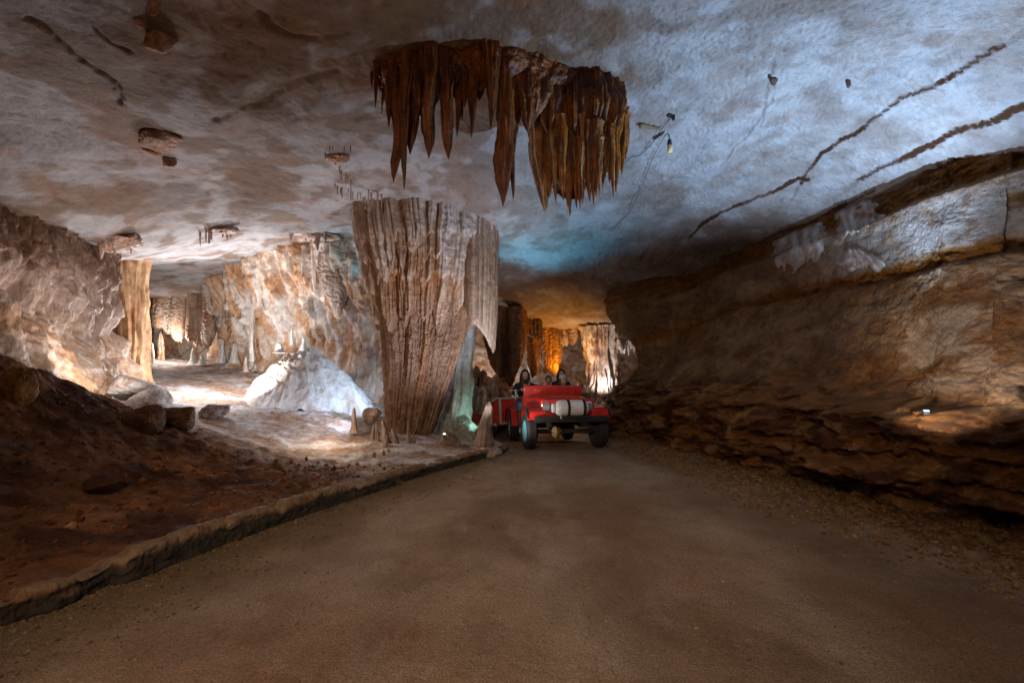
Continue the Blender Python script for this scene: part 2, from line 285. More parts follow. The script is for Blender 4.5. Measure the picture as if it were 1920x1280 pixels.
def ceilZ(x, y, fine=True):
    z = _cz(x, y)
    wx, wy = wobble(x, y)
    for pl, a, w in lips:
        wx, wy = x + 0.03*noise(x*2.5, y*2.5, 0, 45) + 0.008*noise(x*11, y*11, 0, 46), y + 0.03*noise(x*2.5, y*2.5, 5, 47)
        d, sg = seg_sd(wx, wy, pl)
        body = np.exp(-(d / w)**2 * 0.7) if a > 0 else np.exp(-(d/w)**2)
        # right hand side of each walk (towards the right wall) hangs lower
        z = z - a * sst(-0.012, 0.012, -sg if a > 0 else sg) * body * (1.0 if a > 0 else -1.0) * np.clip((w - d) / w + 0.3, 0, 1)
    wx, wy = wobble(x, y)
    for pl, a, w in grooves:
        d, sg = seg_sd(wx, wy, pl); z = z + a * np.exp(-(d / w)**2)
    z = z + 0.10 * fbm(x*0.45, y*0.45, 0, 3, 3) 
    if fine:
        w = ridged(x*1.1 + 0.5*noise(x*.7, y*.7, 0, 9), y*1.1, 0, 11, 2)
        z = z + 0.018*w + 0.010*fbm(x*5, y*5, 0, 5, 4) + 0.006 * fbm(x*16, y*22, 0, 6, 3)
        rough = sst(-1.0, 3.0, x)
        z = z + 0.014 * rough * ridged(x*8 + y*6, y*14 - x*9, 0, 21, 3) + 0.006*sst(.1, .3, fbm(x*1.6, y*1.6, 2, 22, 2))*ridged(x*7, y*4, 0, 23, 2)
        # the lip of the low roof behind the vehicle
    return z
def blobs(x, y, lst, fz, seed=0, warp=0.35):
    m = np.zeros(np.shape(x)); n1 = warp*fbm(x*0.9, y*0.9, 0, seed+60, 4); n2 = warp*fbm(x*0.9, y*0.9, 7, seed+61, 4)
    for px, py, rx, ry, a in lst:
        c = hit(fz, px, py); u = hit(fz, px+rx, py); v = hit(fz, px, py-ry) if py-ry > -400 else hit(fz, px, py+ry)
        U = np.array([u[0]-c[0], u[1]-c[1]]); Vv = np.array([v[0]-c[0], v[1]-c[1]])
        M_ = np.linalg.inv(np.stack([U, Vv], 1) + 1e-6*np.eye(2)); dx = x+n1-c[0]; dy = y+n2-c[1]
        a1 = M_[0,0]*dx+M_[0,1]*dy; a2 = M_[1,0]*dx+M_[1,1]*dy
        m = np.maximum(m, a * sst(1.25, 0.75, np.sqrt(a1*a1+a2*a2)))
    return m
stains_and_shade = [(930,70,260,70,0.9),(1110,150,110,50,0.7),(300,30,120,60,0.4),(480,80,110,110,0.9),(440,110,50,100,0.8),(600,50,140,80,0.85),(820,40,160,75,0.9),(530,200,60,20,0.5),(90,395,90,28,0.45),(280,370,110,40,0.45),(490,350,60,50,0.4),
    (660,120,80,50,0.6),(60,60,70,60,0.3),(1380,470,170,80,0.65),(1230,390,80,45,0.35),(1060,560,140,50,0.7),(640,170,60,25,0.4),(1480,20,200,25,0.35),(1230,30,120,25,0.5),(960,560,60,40,0.5),(1440,560,250,60,0.5)]  # real stains; blobs right of centre also paint the shaded roof brown
pale_patches = [(400,120,45,70,0.6),(430,180,90,30,0.5),(400,370,35,60,0.8),(560,260,70,20,0.5),(340,480,200,75,1.0),(1500,200,260,120,0.5),(640,360,100,40,0.6),(1000,430,120,60,0.5),(1700,230,180,60,0.6),(210,100,40,14,0.7)]  # the large left patch puts the chamber's lamplight into the roof colour
yy = np.concatenate([np.linspace(-7, 1.5, 60, endpoint=False), 1.5 + np.cumsum(np.interp(np.arange(900), [0, 300, 900], [0.011, 0.018, 0.040]))]); yy = yy[yy < 20.5]
xx = np.concatenate([np.linspace(-13.5, -6.5, 220, endpoint=False), np.linspace(-6.5, 5.6, 960, endpoint=False), np.linspace(5.6, 7.5, 30)])
def xmap(x):  return x
GX, GY = np.meshgrid(xx, yy, indexing='ij')
GZ = ceilZ(GX, GY)
bs = blobs(GX, GY, stains_and_shade, _cz, 1); pp = blobs(GX, GY, pale_patches, _cz, 2)
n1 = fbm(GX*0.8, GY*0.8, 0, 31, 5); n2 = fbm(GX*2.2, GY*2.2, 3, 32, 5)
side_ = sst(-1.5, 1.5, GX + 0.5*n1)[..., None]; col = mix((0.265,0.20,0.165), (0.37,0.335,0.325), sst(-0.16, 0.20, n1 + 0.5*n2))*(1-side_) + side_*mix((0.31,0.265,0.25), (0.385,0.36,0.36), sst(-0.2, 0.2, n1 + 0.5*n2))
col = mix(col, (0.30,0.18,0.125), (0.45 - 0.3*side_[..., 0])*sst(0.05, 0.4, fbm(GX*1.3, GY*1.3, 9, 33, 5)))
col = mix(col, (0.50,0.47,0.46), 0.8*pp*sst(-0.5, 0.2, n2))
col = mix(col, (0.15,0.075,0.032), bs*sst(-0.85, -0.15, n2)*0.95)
mid = sst(0.15, 0.45, fbm(GX*7, GY*7, 4, 35, 4)); col = mix(col, col*0.7, mid*0.35)
# brown rock edges of the bedding lips, darkened to stand in for their shade
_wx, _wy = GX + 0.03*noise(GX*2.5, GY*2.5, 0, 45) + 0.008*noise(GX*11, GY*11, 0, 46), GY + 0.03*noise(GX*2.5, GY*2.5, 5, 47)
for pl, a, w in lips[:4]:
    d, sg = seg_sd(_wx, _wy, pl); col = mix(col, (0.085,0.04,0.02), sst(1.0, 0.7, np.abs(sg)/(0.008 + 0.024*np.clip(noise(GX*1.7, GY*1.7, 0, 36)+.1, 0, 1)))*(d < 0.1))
amb = sst(13.2, 14.4, GY)*sst(-1.5, 0, GX); col = mix(col, (0.42,0.27,0.13), amb)  # amber glow of the low roof put into its colour
V = np.stack([GX, GY, GZ], -1)
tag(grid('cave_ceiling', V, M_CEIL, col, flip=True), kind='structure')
del V

# ------------------------------------------------------------------ ROAD, KERB, FLOOR (structure)
kerb_px = [(-420,1320),(-200,1240),(0,1178),(60,1158),(120,1138),(200,1096),(240,1092),(330,1055),(430,1016),(560,970),(700,925),(800,890),(880,868),(925,855),(946,848)]
def ground(px, py, z=0.0):
    d = ray(px, py); t = (z - CAMZ) / d[2]; return (d[0]*t, d[1]*t)
kerb = [ground(*q) for q in kerb_px]
kerb += [(kerb[-1][0]+0.05, kerb[-1][1]+0.35), (-0.35, 9.6), (-0.75, 10.8), (-1.6, 12.6), (-3.2, 14.5)]
K, Ks = catmull(kerb, 900)
def kerb_x(y): return np.interp(y, K[:, 1], K[:, 0])
def roadZ(x, y):
    return -0.30 * sst(9.2, 12.6, y) + 0.02*noise(x*0.6, y*0.6, 0, 70) + 0.005*fbm(x*5, y*5, 0, 71, 3)
floor_pts = [(*ground(0,1130,.18),.18),(*ground(250,1060,.2),.2),(*ground(500,970,.2),.2),(*ground(700,905,.19),.19),(*ground(850,862,.15),.15),
    P(0,1010,3.3), P(0,860,4.1), P(-100,760,4.4), P(0,690,5.2), P(100,715,5.7), P(200,752,6.3), P(270,785,6.9), P(350,800,7.0), P(200,860,5.0), P(300,930,4.6), P(400,850,6.2), P(120,930,4.2), P(500,900,5.7),
    P(100,720,7.0), P(30,690,6.6), P(250,760,8.2), P(330,702,13), P(300,690,14), P(370,683,15.5), P(450,690,14), P(400,740,10.5), P(330,745,10), P(560,775,9.5), P(480,745,11), P(500,830,7.6), P(420,800,8.2), P(600,840,7.7), P(650,865,7.0),
    (-1.9,8.4,.19), (-1.0,8.2,.16), (-0.5,9.4,.1), (-1.0,10.5,.0), (-4,11,.75), (-5,12.5,1.2), (-2.5,11,.3), (-7.5,4.5,1.9), (-8,7,1.55), (-8.2,9,1.2), (-9.5,12,1.4), (-12,15,1.9), (-6,2,.9), (-6,-2,.7), (-4.2,1,.35), (-4.5,-3,.3), (-9,0,1.2), (-13,18,2.0), (-8,16,1.9), (-2.2,14,.0), (-3.5,-5,.3)]
_fz = rbf(floor_pts, 0.05)
def floorZ(x, y, fine=True):
    z = _fz(x, y)
    dist = kerb_x(y) - x; r = roadZ(x, y)
    k = sst(0.12, 0.9, dist); z = (r + 0.115) * (1 - k) + z * k
    if fine:
        slope = sst(-5.2, -3.6, x) * 0
        dark = sst(7.4, 6.2, y + 0.25*x*0) 
        z = z + (0.07*fbm(x*1.3, y*1.3, 0, 80, 4) + 0.035*fbm(x*4, y*5, 0, 81, 4)*sst(8.4, 6.8, y)) * k
        z = z + 0.05*dark*k*np.maximum(ridged(x*2.4, y*3.1, 0, 82, 3), 0) * sst(0.3, 1.4, dist)
        w1, w2, cid = worley(x*5, y*5, 0*x, 83); z = z + 0.035*dark*sst(0.55, 0.2, w1)*(cid > 0.7)*k * sst(0.2, 0.8, dist)
        # smooth rimmed flowstone where water runs down from the chamber
        wet = sst(6.6, 8.0, y); z = z + wet*k*(0.018*ridged(x*2.2+y*1.1, y*3.4 - x*0.7, 0, 84, 3) + 0.008*fbm(x*8, y*14, 0, 85, 3))
    return z
# foreground road
ry = np.concatenate([np.linspace(-7, 1.2, 40, endpoint=False), 1.2 + np.cumsum(np.interp(np.arange(700), [0, 250, 700], [0.009, 0.016, 0.06]))]); ry = ry[ry < 20.5]
rx = np.linspace(-7.5, 7.5, 760)
RX, RY = np.meshgrid(rx, ry, indexing='ij')
RZ = roadZ(RX, RY) + 0.006*fbm(RX*22, RY*22, 0, 72, 3)
# loose gravel banked along the right wall and in front of the kerb
rb = np.interp(RY, [-6, 3.5, 5, 7, 9.2, 11.2], [4.6, 4.45, 3.7, 3.55, 2.95, 2.75])
bank = sst(-0.95, -0.35, RX - rb + 0.28*fbm(RX*1.5, RY*1.5, 0, 74, 4)); RZ = RZ + bank*(0.05 + 0.04*fbm(RX*9, RY*9, 0, 73, 4) + 0.022*ridged(RX*17, RY*17, 0, 76, 2))
kb = np.interp(RY, K[:, 1], K[:, 0]); nearK = sst(0.9, 0.0, RX - kb); RZ = RZ + nearK*(0.012*fbm(RX*25, RY*25, 0, 75, 3) + 0.01)
RZ = np.where(RX < kb - 0.15, RZ - 0.25, RZ)
c = mix((0.30,0.215,0.15), (0.21,0.14,0.09), sst(-0.3, 0.4, fbm(RX*0.6, RY*0.35, 0, 77, 4)))
c = mix(c, (0.20,0.10,0.062), 0.35*sst(0.05, 0.45, fbm(RX*0.45+3, RY*0.8, 0, 78, 4)))
c = mix(c, mix((0.24,0.15,0.07), (0.12,0.065,0.03), sst(-.2, .3, fbm(RX*8, RY*8, 0, 69, 3))), bank*0.95); c = mix(c, (0.17,0.12,0.06), nearK*0.7)
c = mix(c, (0.36,0.29,0.235), 0.45*sst(0.1, 0.6, fbm(RX*2.2, RY*1.2, 0, 79, 5))*sst(1.6, 0.2, np.abs(RX - 0.0)))
tr = np.exp(-((RX - 0.45 - 0.02*(RY-5)**2*0.2)/0.28)**2) + np.exp(-((RX - 1.75)/0.28)**2)
c = mix(c, (0.36,0.29,0.22), 0.65*tr*(0.6+0.8*fbm(RX*2, RY*.7, 0, 68, 3))); RZ = RZ - 0.012*np.clip(tr, 0, 1)
tag(grid('road', np.stack([RX, RY, RZ], -1), M_ROAD, c), kind='structure')
# cave floor left of the kerb
fx = np.linspace(0, 1, 760); fy = np.concatenate([np.linspace(-7, 1.5, 40, endpoint=False), 1.5 + np.cumsum(np.interp(np.arange(700), [0, 350, 700], [0.012, 0.020, 0.05]))]); fy = fy[fy < 19.5]
Kx = np.interp(fy, K[:, 1], K[:, 0]) - 0.10
FX = Kx[None, :] - (fx[:, None]**1.35) * (Kx[None, :] + 15.0); FY = np.broadcast_to(fy[None], FX.shape).copy(); FZ = floorZ(FX, FY)
dk = sst(7.7, 6.3, FY + 0.35*noise(FX*1.1, FY*1.1, 0, 90) + 1.1*sst(-3.6, -1.8, FX) + 0.8*sst(-4.2, -5.5, FX)*0)
c = mix((0.40,0.31,0.25), (0.54,0.50,0.49), sst(-0.25, 0.2, fbm(FX*1.5, FY*2.5, 0, 91, 4)))
c = mix(c, (0.38,0.23,0.14), 0.7*sst(0.0, 0.35, fbm(FX*0.8, FY*1.8, 0, 94, 4)))
s = mix((0.20,0.090,0.040), (0.085,0.036,0.017), sst(-0.25, 0.35, fbm(FX*1.2, FY*1.2, 0, 92, 4))); s = mix(s, (0.36,0.165,0.07), 0.7*sst(0.15, 0.5, fbm(FX*1.0+4, FY*1.0, 0, 93, 5)))
c = mix(c, s, dk)
tag(grid('cave_floor', np.stack([FX, FY, FZ], -1), M_SOIL, c, flip=True), kind='structure')
# kerb: a low rough concrete edge
K2, s2 = catmull([k for k in kerb if k[1] < 9.0], 1400)
T = np.gradient(K2, axis=0); T /= np.linalg.norm(T, axis=1)[:, None]; N = np.stack([T[:, 1], -T[:, 0]], 1)
if N[700, 0] < 0: N = -N
prof = np.array([(0.03, -0.12), (0.025, 0.0), (0.02, 0.05), (0.012, 0.09), (0.006, 0.13), (0.0, 0.155), (-0.012, 0.172), (-0.03, 0.178), (-0.06, 0.18), (-0.09, 0.178), (-0.13, 0.17), (-0.16, 0.15), (-0.2, 0.0)])
pf, _ = catmull(prof, 40)
hgt = 1 + 0.14*fbm(s2*0.8, 0*s2, 0, 95, 3) + 0.22*sst(1.05, 1.15, K2[:, 1]*0 + (K2[:, 1] < ground(215,1092)[1])*1.2)*0 - 0.0
hgt = hgt * np.interp(K2[:, 1], [0, ground(215,1096)[1]-.02, ground(235,1090)[1]+.02, 5, 8, 8.5], [0.95, 0.9, 1.25, 1.1, 0.75, 0.45])
A, B = np.meshgrid(s2, np.arange(len(pf)), indexing='ij'); off = pf[:, 0][None]; hz = pf[:, 1][None]*hgt[:, None]
off = off + 0.020*fbm(A*3.5, B*0.25, 0, 96, 4) + 0.012*ridged(A*11, B*.5, 0, 97, 3)
chip = sst(.12, .3, fbm(A*2.2, A*0, 3, 67, 3)); hz = hz*(1-.28*chip*sst(.1, .16, hz)) + 0.016*fbm(A*9, B*.3, 0, 98, 4)*sst(0, .1, hz)
KV = np.stack([K2[:, 0][:, None] + N[:, 0][:, None]*off, K2[:, 1][:, None] + N[:, 1][:, None]*off, roadZ(K2[:, 0], K2[:, 1])[:, None] + hz], -1)
side = sst(17.5, 14.5, B); c = mix((0.24,0.17,0.115), (0.05,0.042,0.03), side*sst(-0.95, -0.3, fbm(A*3, hz*8, 0, 99, 4)))  # road face painted near-black for its shade and moss, top kept lighter
tag(grid('kerb', KV, M_ROCK, c), kind='structure')

# ------------------------------------------------------------------ CAVE WALLS (structure)
def loft(name, path, nu, nv, zlo, zhi, prof, disp, colf, mat, inward, zpow=1.0, parent=None, us=None):
    C, s = catmull(path, nu if us is None else us); Tn = np.gradient(C[:, :2], axis=0); Tn /= np.linalg.norm(Tn, axis=1)[:, None] + 1e-9
    for _ in range(3): Tn[1:-1] = (Tn[:-2] + Tn[1:-1]*2 + Tn[2:]) / 4
    Nn = np.stack([-Tn[:, 1], Tn[:, 0]], 1) * inward       # points into the room
    v = np.linspace(0, 1, nv)**zpow
    lo = zlo(C[:, 0], C[:, 1]) if callable(zlo) else np.full(len(C), zlo); hi = zhi(C[:, 0], C[:, 1]) if callable(zhi) else np.full(len(C), zhi)
    Z = lo[:, None] + (hi - lo)[:, None]*v[None]; Sg = np.broadcast_to(s[:, None], Z.shape)
    X0 = np.broadcast_to(C[:, 0][:, None], Z.shape); Y0 = np.broadcast_to(C[:, 1][:, None], Z.shape)
    d = disp(Sg, Z, X0, Y0) - prof(Sg, Z, X0, Y0)
    Vx = X0 + Nn[:, 0][:, None]*d; Vy = Y0 + Nn[:, 1][:, None]*d
    V = np.stack([Vx, Vy, Z], -1)
    col = colf(Sg, Z, Vx, Vy, d)
    return grid(name, V, mat, col, flip=(inward > 0), parent=parent)
def drapes(s, z, layers):
    """stepped curtains of dripstone: each layer ends downward in a fringe of pointed teeth"""
    d = 0
    for h0, wob, H, fr, th, seed in layers:
        tt, rd, i = teeth(s, fr, seed); hem = h0 + wob*noise(s*0.5, 0*s+seed, 0, seed) - H*tt
        d = d + th*sst(-0.02, 0.05, z - hem)*(0.45 + 0.55*rd)
    return d
# --- right wall: bedded limestone leaning out to the right, undercut at its foot
pr_z = [-0.6, 0.0, 0.18, 0.34, 0.55, 0.9, 1.02, 1.12, 1.35, 1.8, 2.45, 2.66, 2.74, 2.92, 3.45, 3.6, 3.72, 4.02, 4.18, 4.4, 5.2]
pr_o = [0.75, 0.55, 0.45, 0.02, 0.0, 0.05, 0.12, 0.40, 0.50, 0.80, 1.15, 1.22, 1.36, 1.33, 1.44, 1.42, 1.62, 1.72, 1.85, 2.1, 2.8]
def prR(s, z, x, y):
    zz = z + 0.10*noise(s*0.5, z*0, 0, 110) + 0.035*noise(s*2.2, z*2, 0, 111) + 0.55*sst(8, 12.5, y)
    und = np.interp(y, [3, 6.0, 7.5], [1, 0.8, 0.1])
    o = np.interp(zz, pr_z, pr_o); lowv = np.interp(zz, pr_z, np.where(np.array(pr_z) < 0.4, 0.02, pr_o)); o = o*und + lowv*(1-und)
    k = sst(9.8, 12.2, y); o = o + 0.50*np.exp(-((y-5.0)/0.8)**2)*sst(1.02, 1.2, z)*sst(2.6, 1.4, z)
    return o*(1-k) + k*np.interp(z, [-0.5, 0.3, 0.75, 1.2, 1.7, 2.2, 2.6, 3.0, 3.6], [-.4, -.38, -.3, .25, .55, .42, 0.0, -.25, -.35])
def dR(s, z, x, y):
    low = sst(1.55, 1.0, z + 0.15*noise(s*.7, 0*s, 0, 112)); zb = z + 0.55*sst(8, 12.5, y); bandm = np.exp(-((zb-3.92-.08*noise(s*.8,0*s,0,115))/0.2)**2) + 0.8*np.exp(-((zb-2.8-.06*noise(s*.8,0*s,0,116))/0.1)**2)
    d = 0.10*fbm(s*0.5, z*0.8, 0, 113, 3)
    w = noise(s*0.9, z*1.5, 0, 114)*0.35
    w = w + 0.25*noise(s*2.3, z*2.0, 0, 128)
    led = fbm(s*1.5+w, z*5.5+1.6*w, 0, 117, 4)
    d = d + low*(0.13*sst(-0.10, 0.10, led) + 0.08*fbm(s*3.0, z*5, 0, 118, 4) + 0.13*sst(-0.12, 0.12, noise(s*1.1, z*2.3+w, 3, 119)) + 0.05*ridged(s*4, z*6, 0, 129, 2))
    calm = 1 - 0.65*sst(2.85, 3.0, z)*sst(3.8, 3.5, z)
    mid = sst(1.0, 1.4, z)*(1-np.clip(bandm, 0, 1))
    crk = fbm(s*1.0 + 0.3*z, z*6.0 - s*0.35, 0, 120, 3)
    rt = sst(10.6, 8.8, s); d = d + calm*mid*(0.016*(0.3+rt)*sst(-0.04, 0.04, crk) + 0.07*fbm(s*1.3, z*1.3, 2, 121, 4) + 0.030*(0.2+rt)*sst(0.02, 0.08, noise(s*0.6+z*0.3, z*3.3 - s*0.25, 7, 122)))
    w1, w2, cid = worley(s*4.2, z*7, 0*s, 123)
    d = d + np.clip(bandm, 0, 1)*(0.16*(0.5-w1) + 0.06*fbm(s*7, z*11, 0, 124, 3))
    gx = np.abs(s - np.interp(z, [1, 2, 3.3], [8.85, 8.7, 8.9]) + 0.06*noise(z*3, 0*z, 0, 126)); d = d - 0.07*np.exp(-(gx/0.025)**2)*sst(1.5, 1.9, z)*sst(2.6, 2.3, z)
    gx = np.abs(s - np.interp(z, [3.0, 3.4], [10.0, 9.9]) + 0.05*noise(z*5, 0*z, 0, 127)); d = d - 0.05*np.exp(-(gx/0.015)**2)*sst(2.9, 3.0, z)*sst(3.45, 3.35, z)
    d = d + calm*(0.026*fbm(s*7, z*9, x*6, 125, 4) + 0.015*ridged(s*11, z*16, 0, 136, 2))
    return d
def cR(s, z, x, y, d):
    low = sst(1.6, 0.95, z + 0.25*fbm(s*.7, z*2, 0, 112, 3))
    zb = z + 0.55*sst(8, 12.5, y); band = np.clip(np.exp(-((zb-3.92-.08*noise(s*.8,0*s,0,115))/np.interp(s, [11, 14], [0.34, 0.2]))**2)*1.6 + 1.1*np.exp(-((zb-2.78-.06*noise(s*.8,0*s,0,116))/0.11)**2), 0, 1)
    c = mix((0.27,0.175,0.105), (0.17,0.10,0.055), sst(-0.3, 0.35, fbm(s*1.0, z*2.0, 0, 130, 5)))
    c = mix(c, (0.38,0.30,0.235), 0.75*sst(13.6, 12.4, s + 0.6*noise(s, z*1.5, 0, 137))*sst(-0.4, 0.1, fbm(s*1.3, z*3.2, 0, 138, 4)))  # near part paler: the lamp-lit patch of wall put into the colour
    c = mix(c, (0.19,0.10,0.05), 0.9*sst(0.1, 0.45, fbm(s*0.9+z*0.8, z*1.6, 4, 131, 5)))
    c = mix(c, (0.40,0.36,0.34), 0.95*sst(2.85, 2.95, z)*sst(3.75, 3.5, z)*sst(15, 12.5, s)*sst(-0.7, -0.1, fbm(s*1.4, z*3, 0, 134, 4)))
    c = mix(c, (0.20,0.095,0.030), band*sst(-0.8, -0.3, fbm(s*4, z*6, 0, 135, 4)))
    c = mix(c, (0.17,0.085,0.032), sst(4.0, 4.1, z)*0.95)
    lo = mix((0.24,0.13,0.065), (0.10,0.045,0.02), sst(-0.3, 0.3, fbm(s*1.4, z*5, 0, 132, 5)))
    lo = mix(lo, (0.34,0.22,0.12), 0.8*sst(0.2, 0.5, fbm(s*2, z*3, 9, 133, 5)))
    c = mix(c, lo, low)
    return c * np.where(y > 9, np.interp(y, [9, 12], [1, 0.8]), 1.0)[..., None]
pathR = [(4.8,-7), (4.7,-3), (4.65,0), (4.5,3.2), (4.05,4.3), (3.72,5.2), (3.58,7.0), (3.05,9.2), (2.72,11.0), (2.95,12.3), (4.0,13.3), (6.5,13.8)]
usR = np.concatenate([np.linspace(0, 0.40, 90, endpoint=False), np.linspace(0.40, 0.78, 760, endpoint=False), np.linspace(0.78, 1, 200)])
tag(loft('cave_wall_right', pathR, 0, 420, -0.5, lambda x, y: np.interp(y, [10, 13], [4.9, 3.6]), prR, dR, cR, M_WALL, 1, us=usR), kind='structure')

# --- left wall: pink grey flowstone over a broken orange foot
def prL(s, z, x, y):
    g = floorZ(x, y, False); h = z - g
    o = np.interp(h, [-0.5, 0.0, 0.35, 0.7, 1.1, 1.6, 2.0, 2.6], [-0.6, -0.42, -0.30, -0.12, 0.04, -0.06, 0.02, 0.15]) 
    return o + 0.12*noise(s*0.6, z*0.6, 0, 140)
def dL(s, z, x, y):
    g = floorZ(x, y, False); h = z - g
    lo = sst(1.15, 0.75, h + 0.35*noise(s*0.8, 0*s, 0, 141))
    fl = 0.10*ridged(s*1.9, z*0.4, 0, 142, 3) + 0.085*ridged(s*5+.3*noise(s, z*2, 0, 138), z*0.6, 0, 143, 2) + 0.035*ridged(s*13, z*1.2, 0, 137, 2) + 0.030*fbm(s*14, z*6, 0, 144, 3) + 0.06*fbm(s*1.2, z*1.2, 0, 139, 3)
    fl = fl + drapes(s, z, [(2.6, 0.4, 0.5, 1.6, 0.10, 5), (3.3, 0.3, 0.4, 2.3, 0.08, 6)]) - 0.15
    w1, w2, _c = worley(s*1.5 + .3*noise(s*2, z*2, 0, 148), z*1.1, x*0, 149); rk = 0.40*(0.55-w1) + 0.20*fbm(s*1.1, z*1.0, 0, 145, 3) + 0.07*ridged(s*3.6, z*2.6, 0, 146, 2) + 0.03*fbm(s*9, z*6, 0, 147, 3)
    hol = np.exp(-(((s-13.7)/0.22)**2 + ((z-2.45-0.25*(s-13.7))/0.35)**2))
    return fl*(1-lo) + rk*lo - 0.5*hol
def cL(s, z, x, y, d):
    g = floorZ(x, y, False); h = z - g; lo = sst(1.25, 0.7, h + 0.5*noise(s*0.9, 0*s, 0, 141))
    c = mix((0.43,0.325,0.27), (0.29,0.20,0.15), sst(-0.25, 0.3, fbm(s*3.2, z*0.8, 0, 150, 4)))
    c = mix(c, (0.16,0.075,0.035), 0.7*sst(2.9, 3.4, z + 0.3*noise(s, z, 0, 152)))
    o = mix((0.40,0.25,0.15), (0.44,0.34,0.27), sst(-0.3, 0.3, fbm(s*2, z*3, 0, 151, 4)))
    return mix(c, o, lo)
pathL = [(-7.4,-7), (-7.3,-2), (-7.3,3), (-7.2,5.2), (-7.3,6.8), (-7.55,8.2), (-8.1,9.4), (-9.4,10.3), (-11.5,11.2), (-15,12)]
usL = np.concatenate([np.linspace(0, 0.42, 60, endpoint=False), np.linspace(0.42, 0.80, 620, endpoint=False), np.linspace(0.80, 1, 120)])
tag(loft('cave_wall_left', pathL, 0, 330, lambda x, y: floorZ(x, y, False) - 0.5, 4.6, prL, dL, cL, M_FLOW, -1, us=usL), kind='structure')

# --- back wall of the left chamber: curtains, rods and rounded flowstone
def prB(s, z, x, y):
    return 0.25*noise(s*0.5, z*0.5, 0, 160) + np.interp(z, [0.5, 1.6, 2.4, 3.4, 4.8], [-0.35, -0.1, 0.1, 0.0, -0.3])
def dB(s, z, x, y):
    k = sst(12.0, 15.5, s)
    A_ = 0.24*ridged(s*1.3, z*0.35, 0, 161, 3) + 0.20*ridged(s*3.6 + .3*noise(s, z*1.5, 0, 159), z*0.35, 0, 162, 2) + 0.05*ridged(s*10, z*.6, 0, 158, 1) + 0.06*fbm(s*8, z*4, 0, 163, 3)
    A_ = A_ + drapes(s, z, [(3.5, 0.3, 0.9, 1.5, 0.30, 7), (3.1, 0.3, 0.9, 2.8, 0.2, 8), (2.5, 0.3, 0.7, 2.1, 0.2, 9)]) - 0.2
    w1, w2, cid = worley(s*1.3, z*1.3, 0*s, 165)
    B_ = 0.35*(0.6-w1) + 0.10*fbm(s*3, z*3, 0, 166, 4) + 0.04*fbm(s*11, z*9, 0, 167, 3) + drapes(s, z, [(4.15, 0.2, 0.5, 4.5, 0.26, 10), (3.4, 0.6, 0.6, 2.8, 0.2, 12), (2.3, 0.6, 0.6, 3.6, 0.18, 13), (3.8, .3, .4, 6, .12, 14)]) - 0.15
    k = 0.45*k; return A_*(1-k) + B_*k
def cB(s, z, x, y, d):
    c = mix((0.56,0.46,0.38), (0.46,0.27,0.15), sst(-0.2, 0.25, fbm(s*3.4, z*1.1, 0, 170, 5)))
    c = mix(c, (0.66,0.63,0.60), 0.8*sst(0.15, 0.4, noise(s*4.3, z*0.5, 5, 171)))
    c = mix(c, (0.27,0.17,0.12), 0.8*sst(14, 17, s)*sst(-0.2, 0.3, fbm(s*1.1, z*1.3, 0, 172, 4)))
    c = mix(c, (0.27,0.14,0.09), 0.7*sst(2.5, 3.2, z)*sst(11, 7, s)*sst(-0.2, .2, noise(s, z, 2, 173)))
    return c
pathB = [(-16,13), (-14.2,16.6), (-12,17.2), (-10.2,15.6), (-8.2,13.6), (-5.6,12.6), (-3.9,12.1), (-2.7,12.3), (-2.5,14), (-2.8,16), (-4,20)]
tag(loft('cave_wall_back', pathB, 900, 330, 0.0, 5.2, prB, dB, cB, M_FLOW, -1), kind='structure')
# --- end wall of the chamber beyond the vehicle, and the closing wall behind the viewer
def dC(s, z, x, y): return 0.3*fbm(s*0.5, z*0.8, 0, 180, 4) + 0.06*fbm(s*4, z*5, 0, 181, 3)
def cC(s, z, x, y, d): return mix((0.44,0.37,0.32), (0.34,0.24,0.18), sst(-0.3, 0.3, fbm(s, z*2, 0, 182, 4)))
tag(loft('cave_wall_far', [(-5,19.5), (-1.5,18.6), (2,19), (5,18.2), (6.8,16), (7,13)], 300, 120, -0.6, 3.9, lambda s, z, x, y: -np.interp(z, [-.6, 1.0, 2.2, 3.5], [1.0, 0.4, 0.0, -0.3]) , dC, cC, M_WALL, -1), kind='structure')
tag(loft('cave_wall_rear', [(-9,-5.5), (0,-6.3), (6,-5.5)], 200, 90, -0.5, 5.4, lambda s, z, x, y: 0*z, dC, cC, M_WALL, 1), kind='structure')
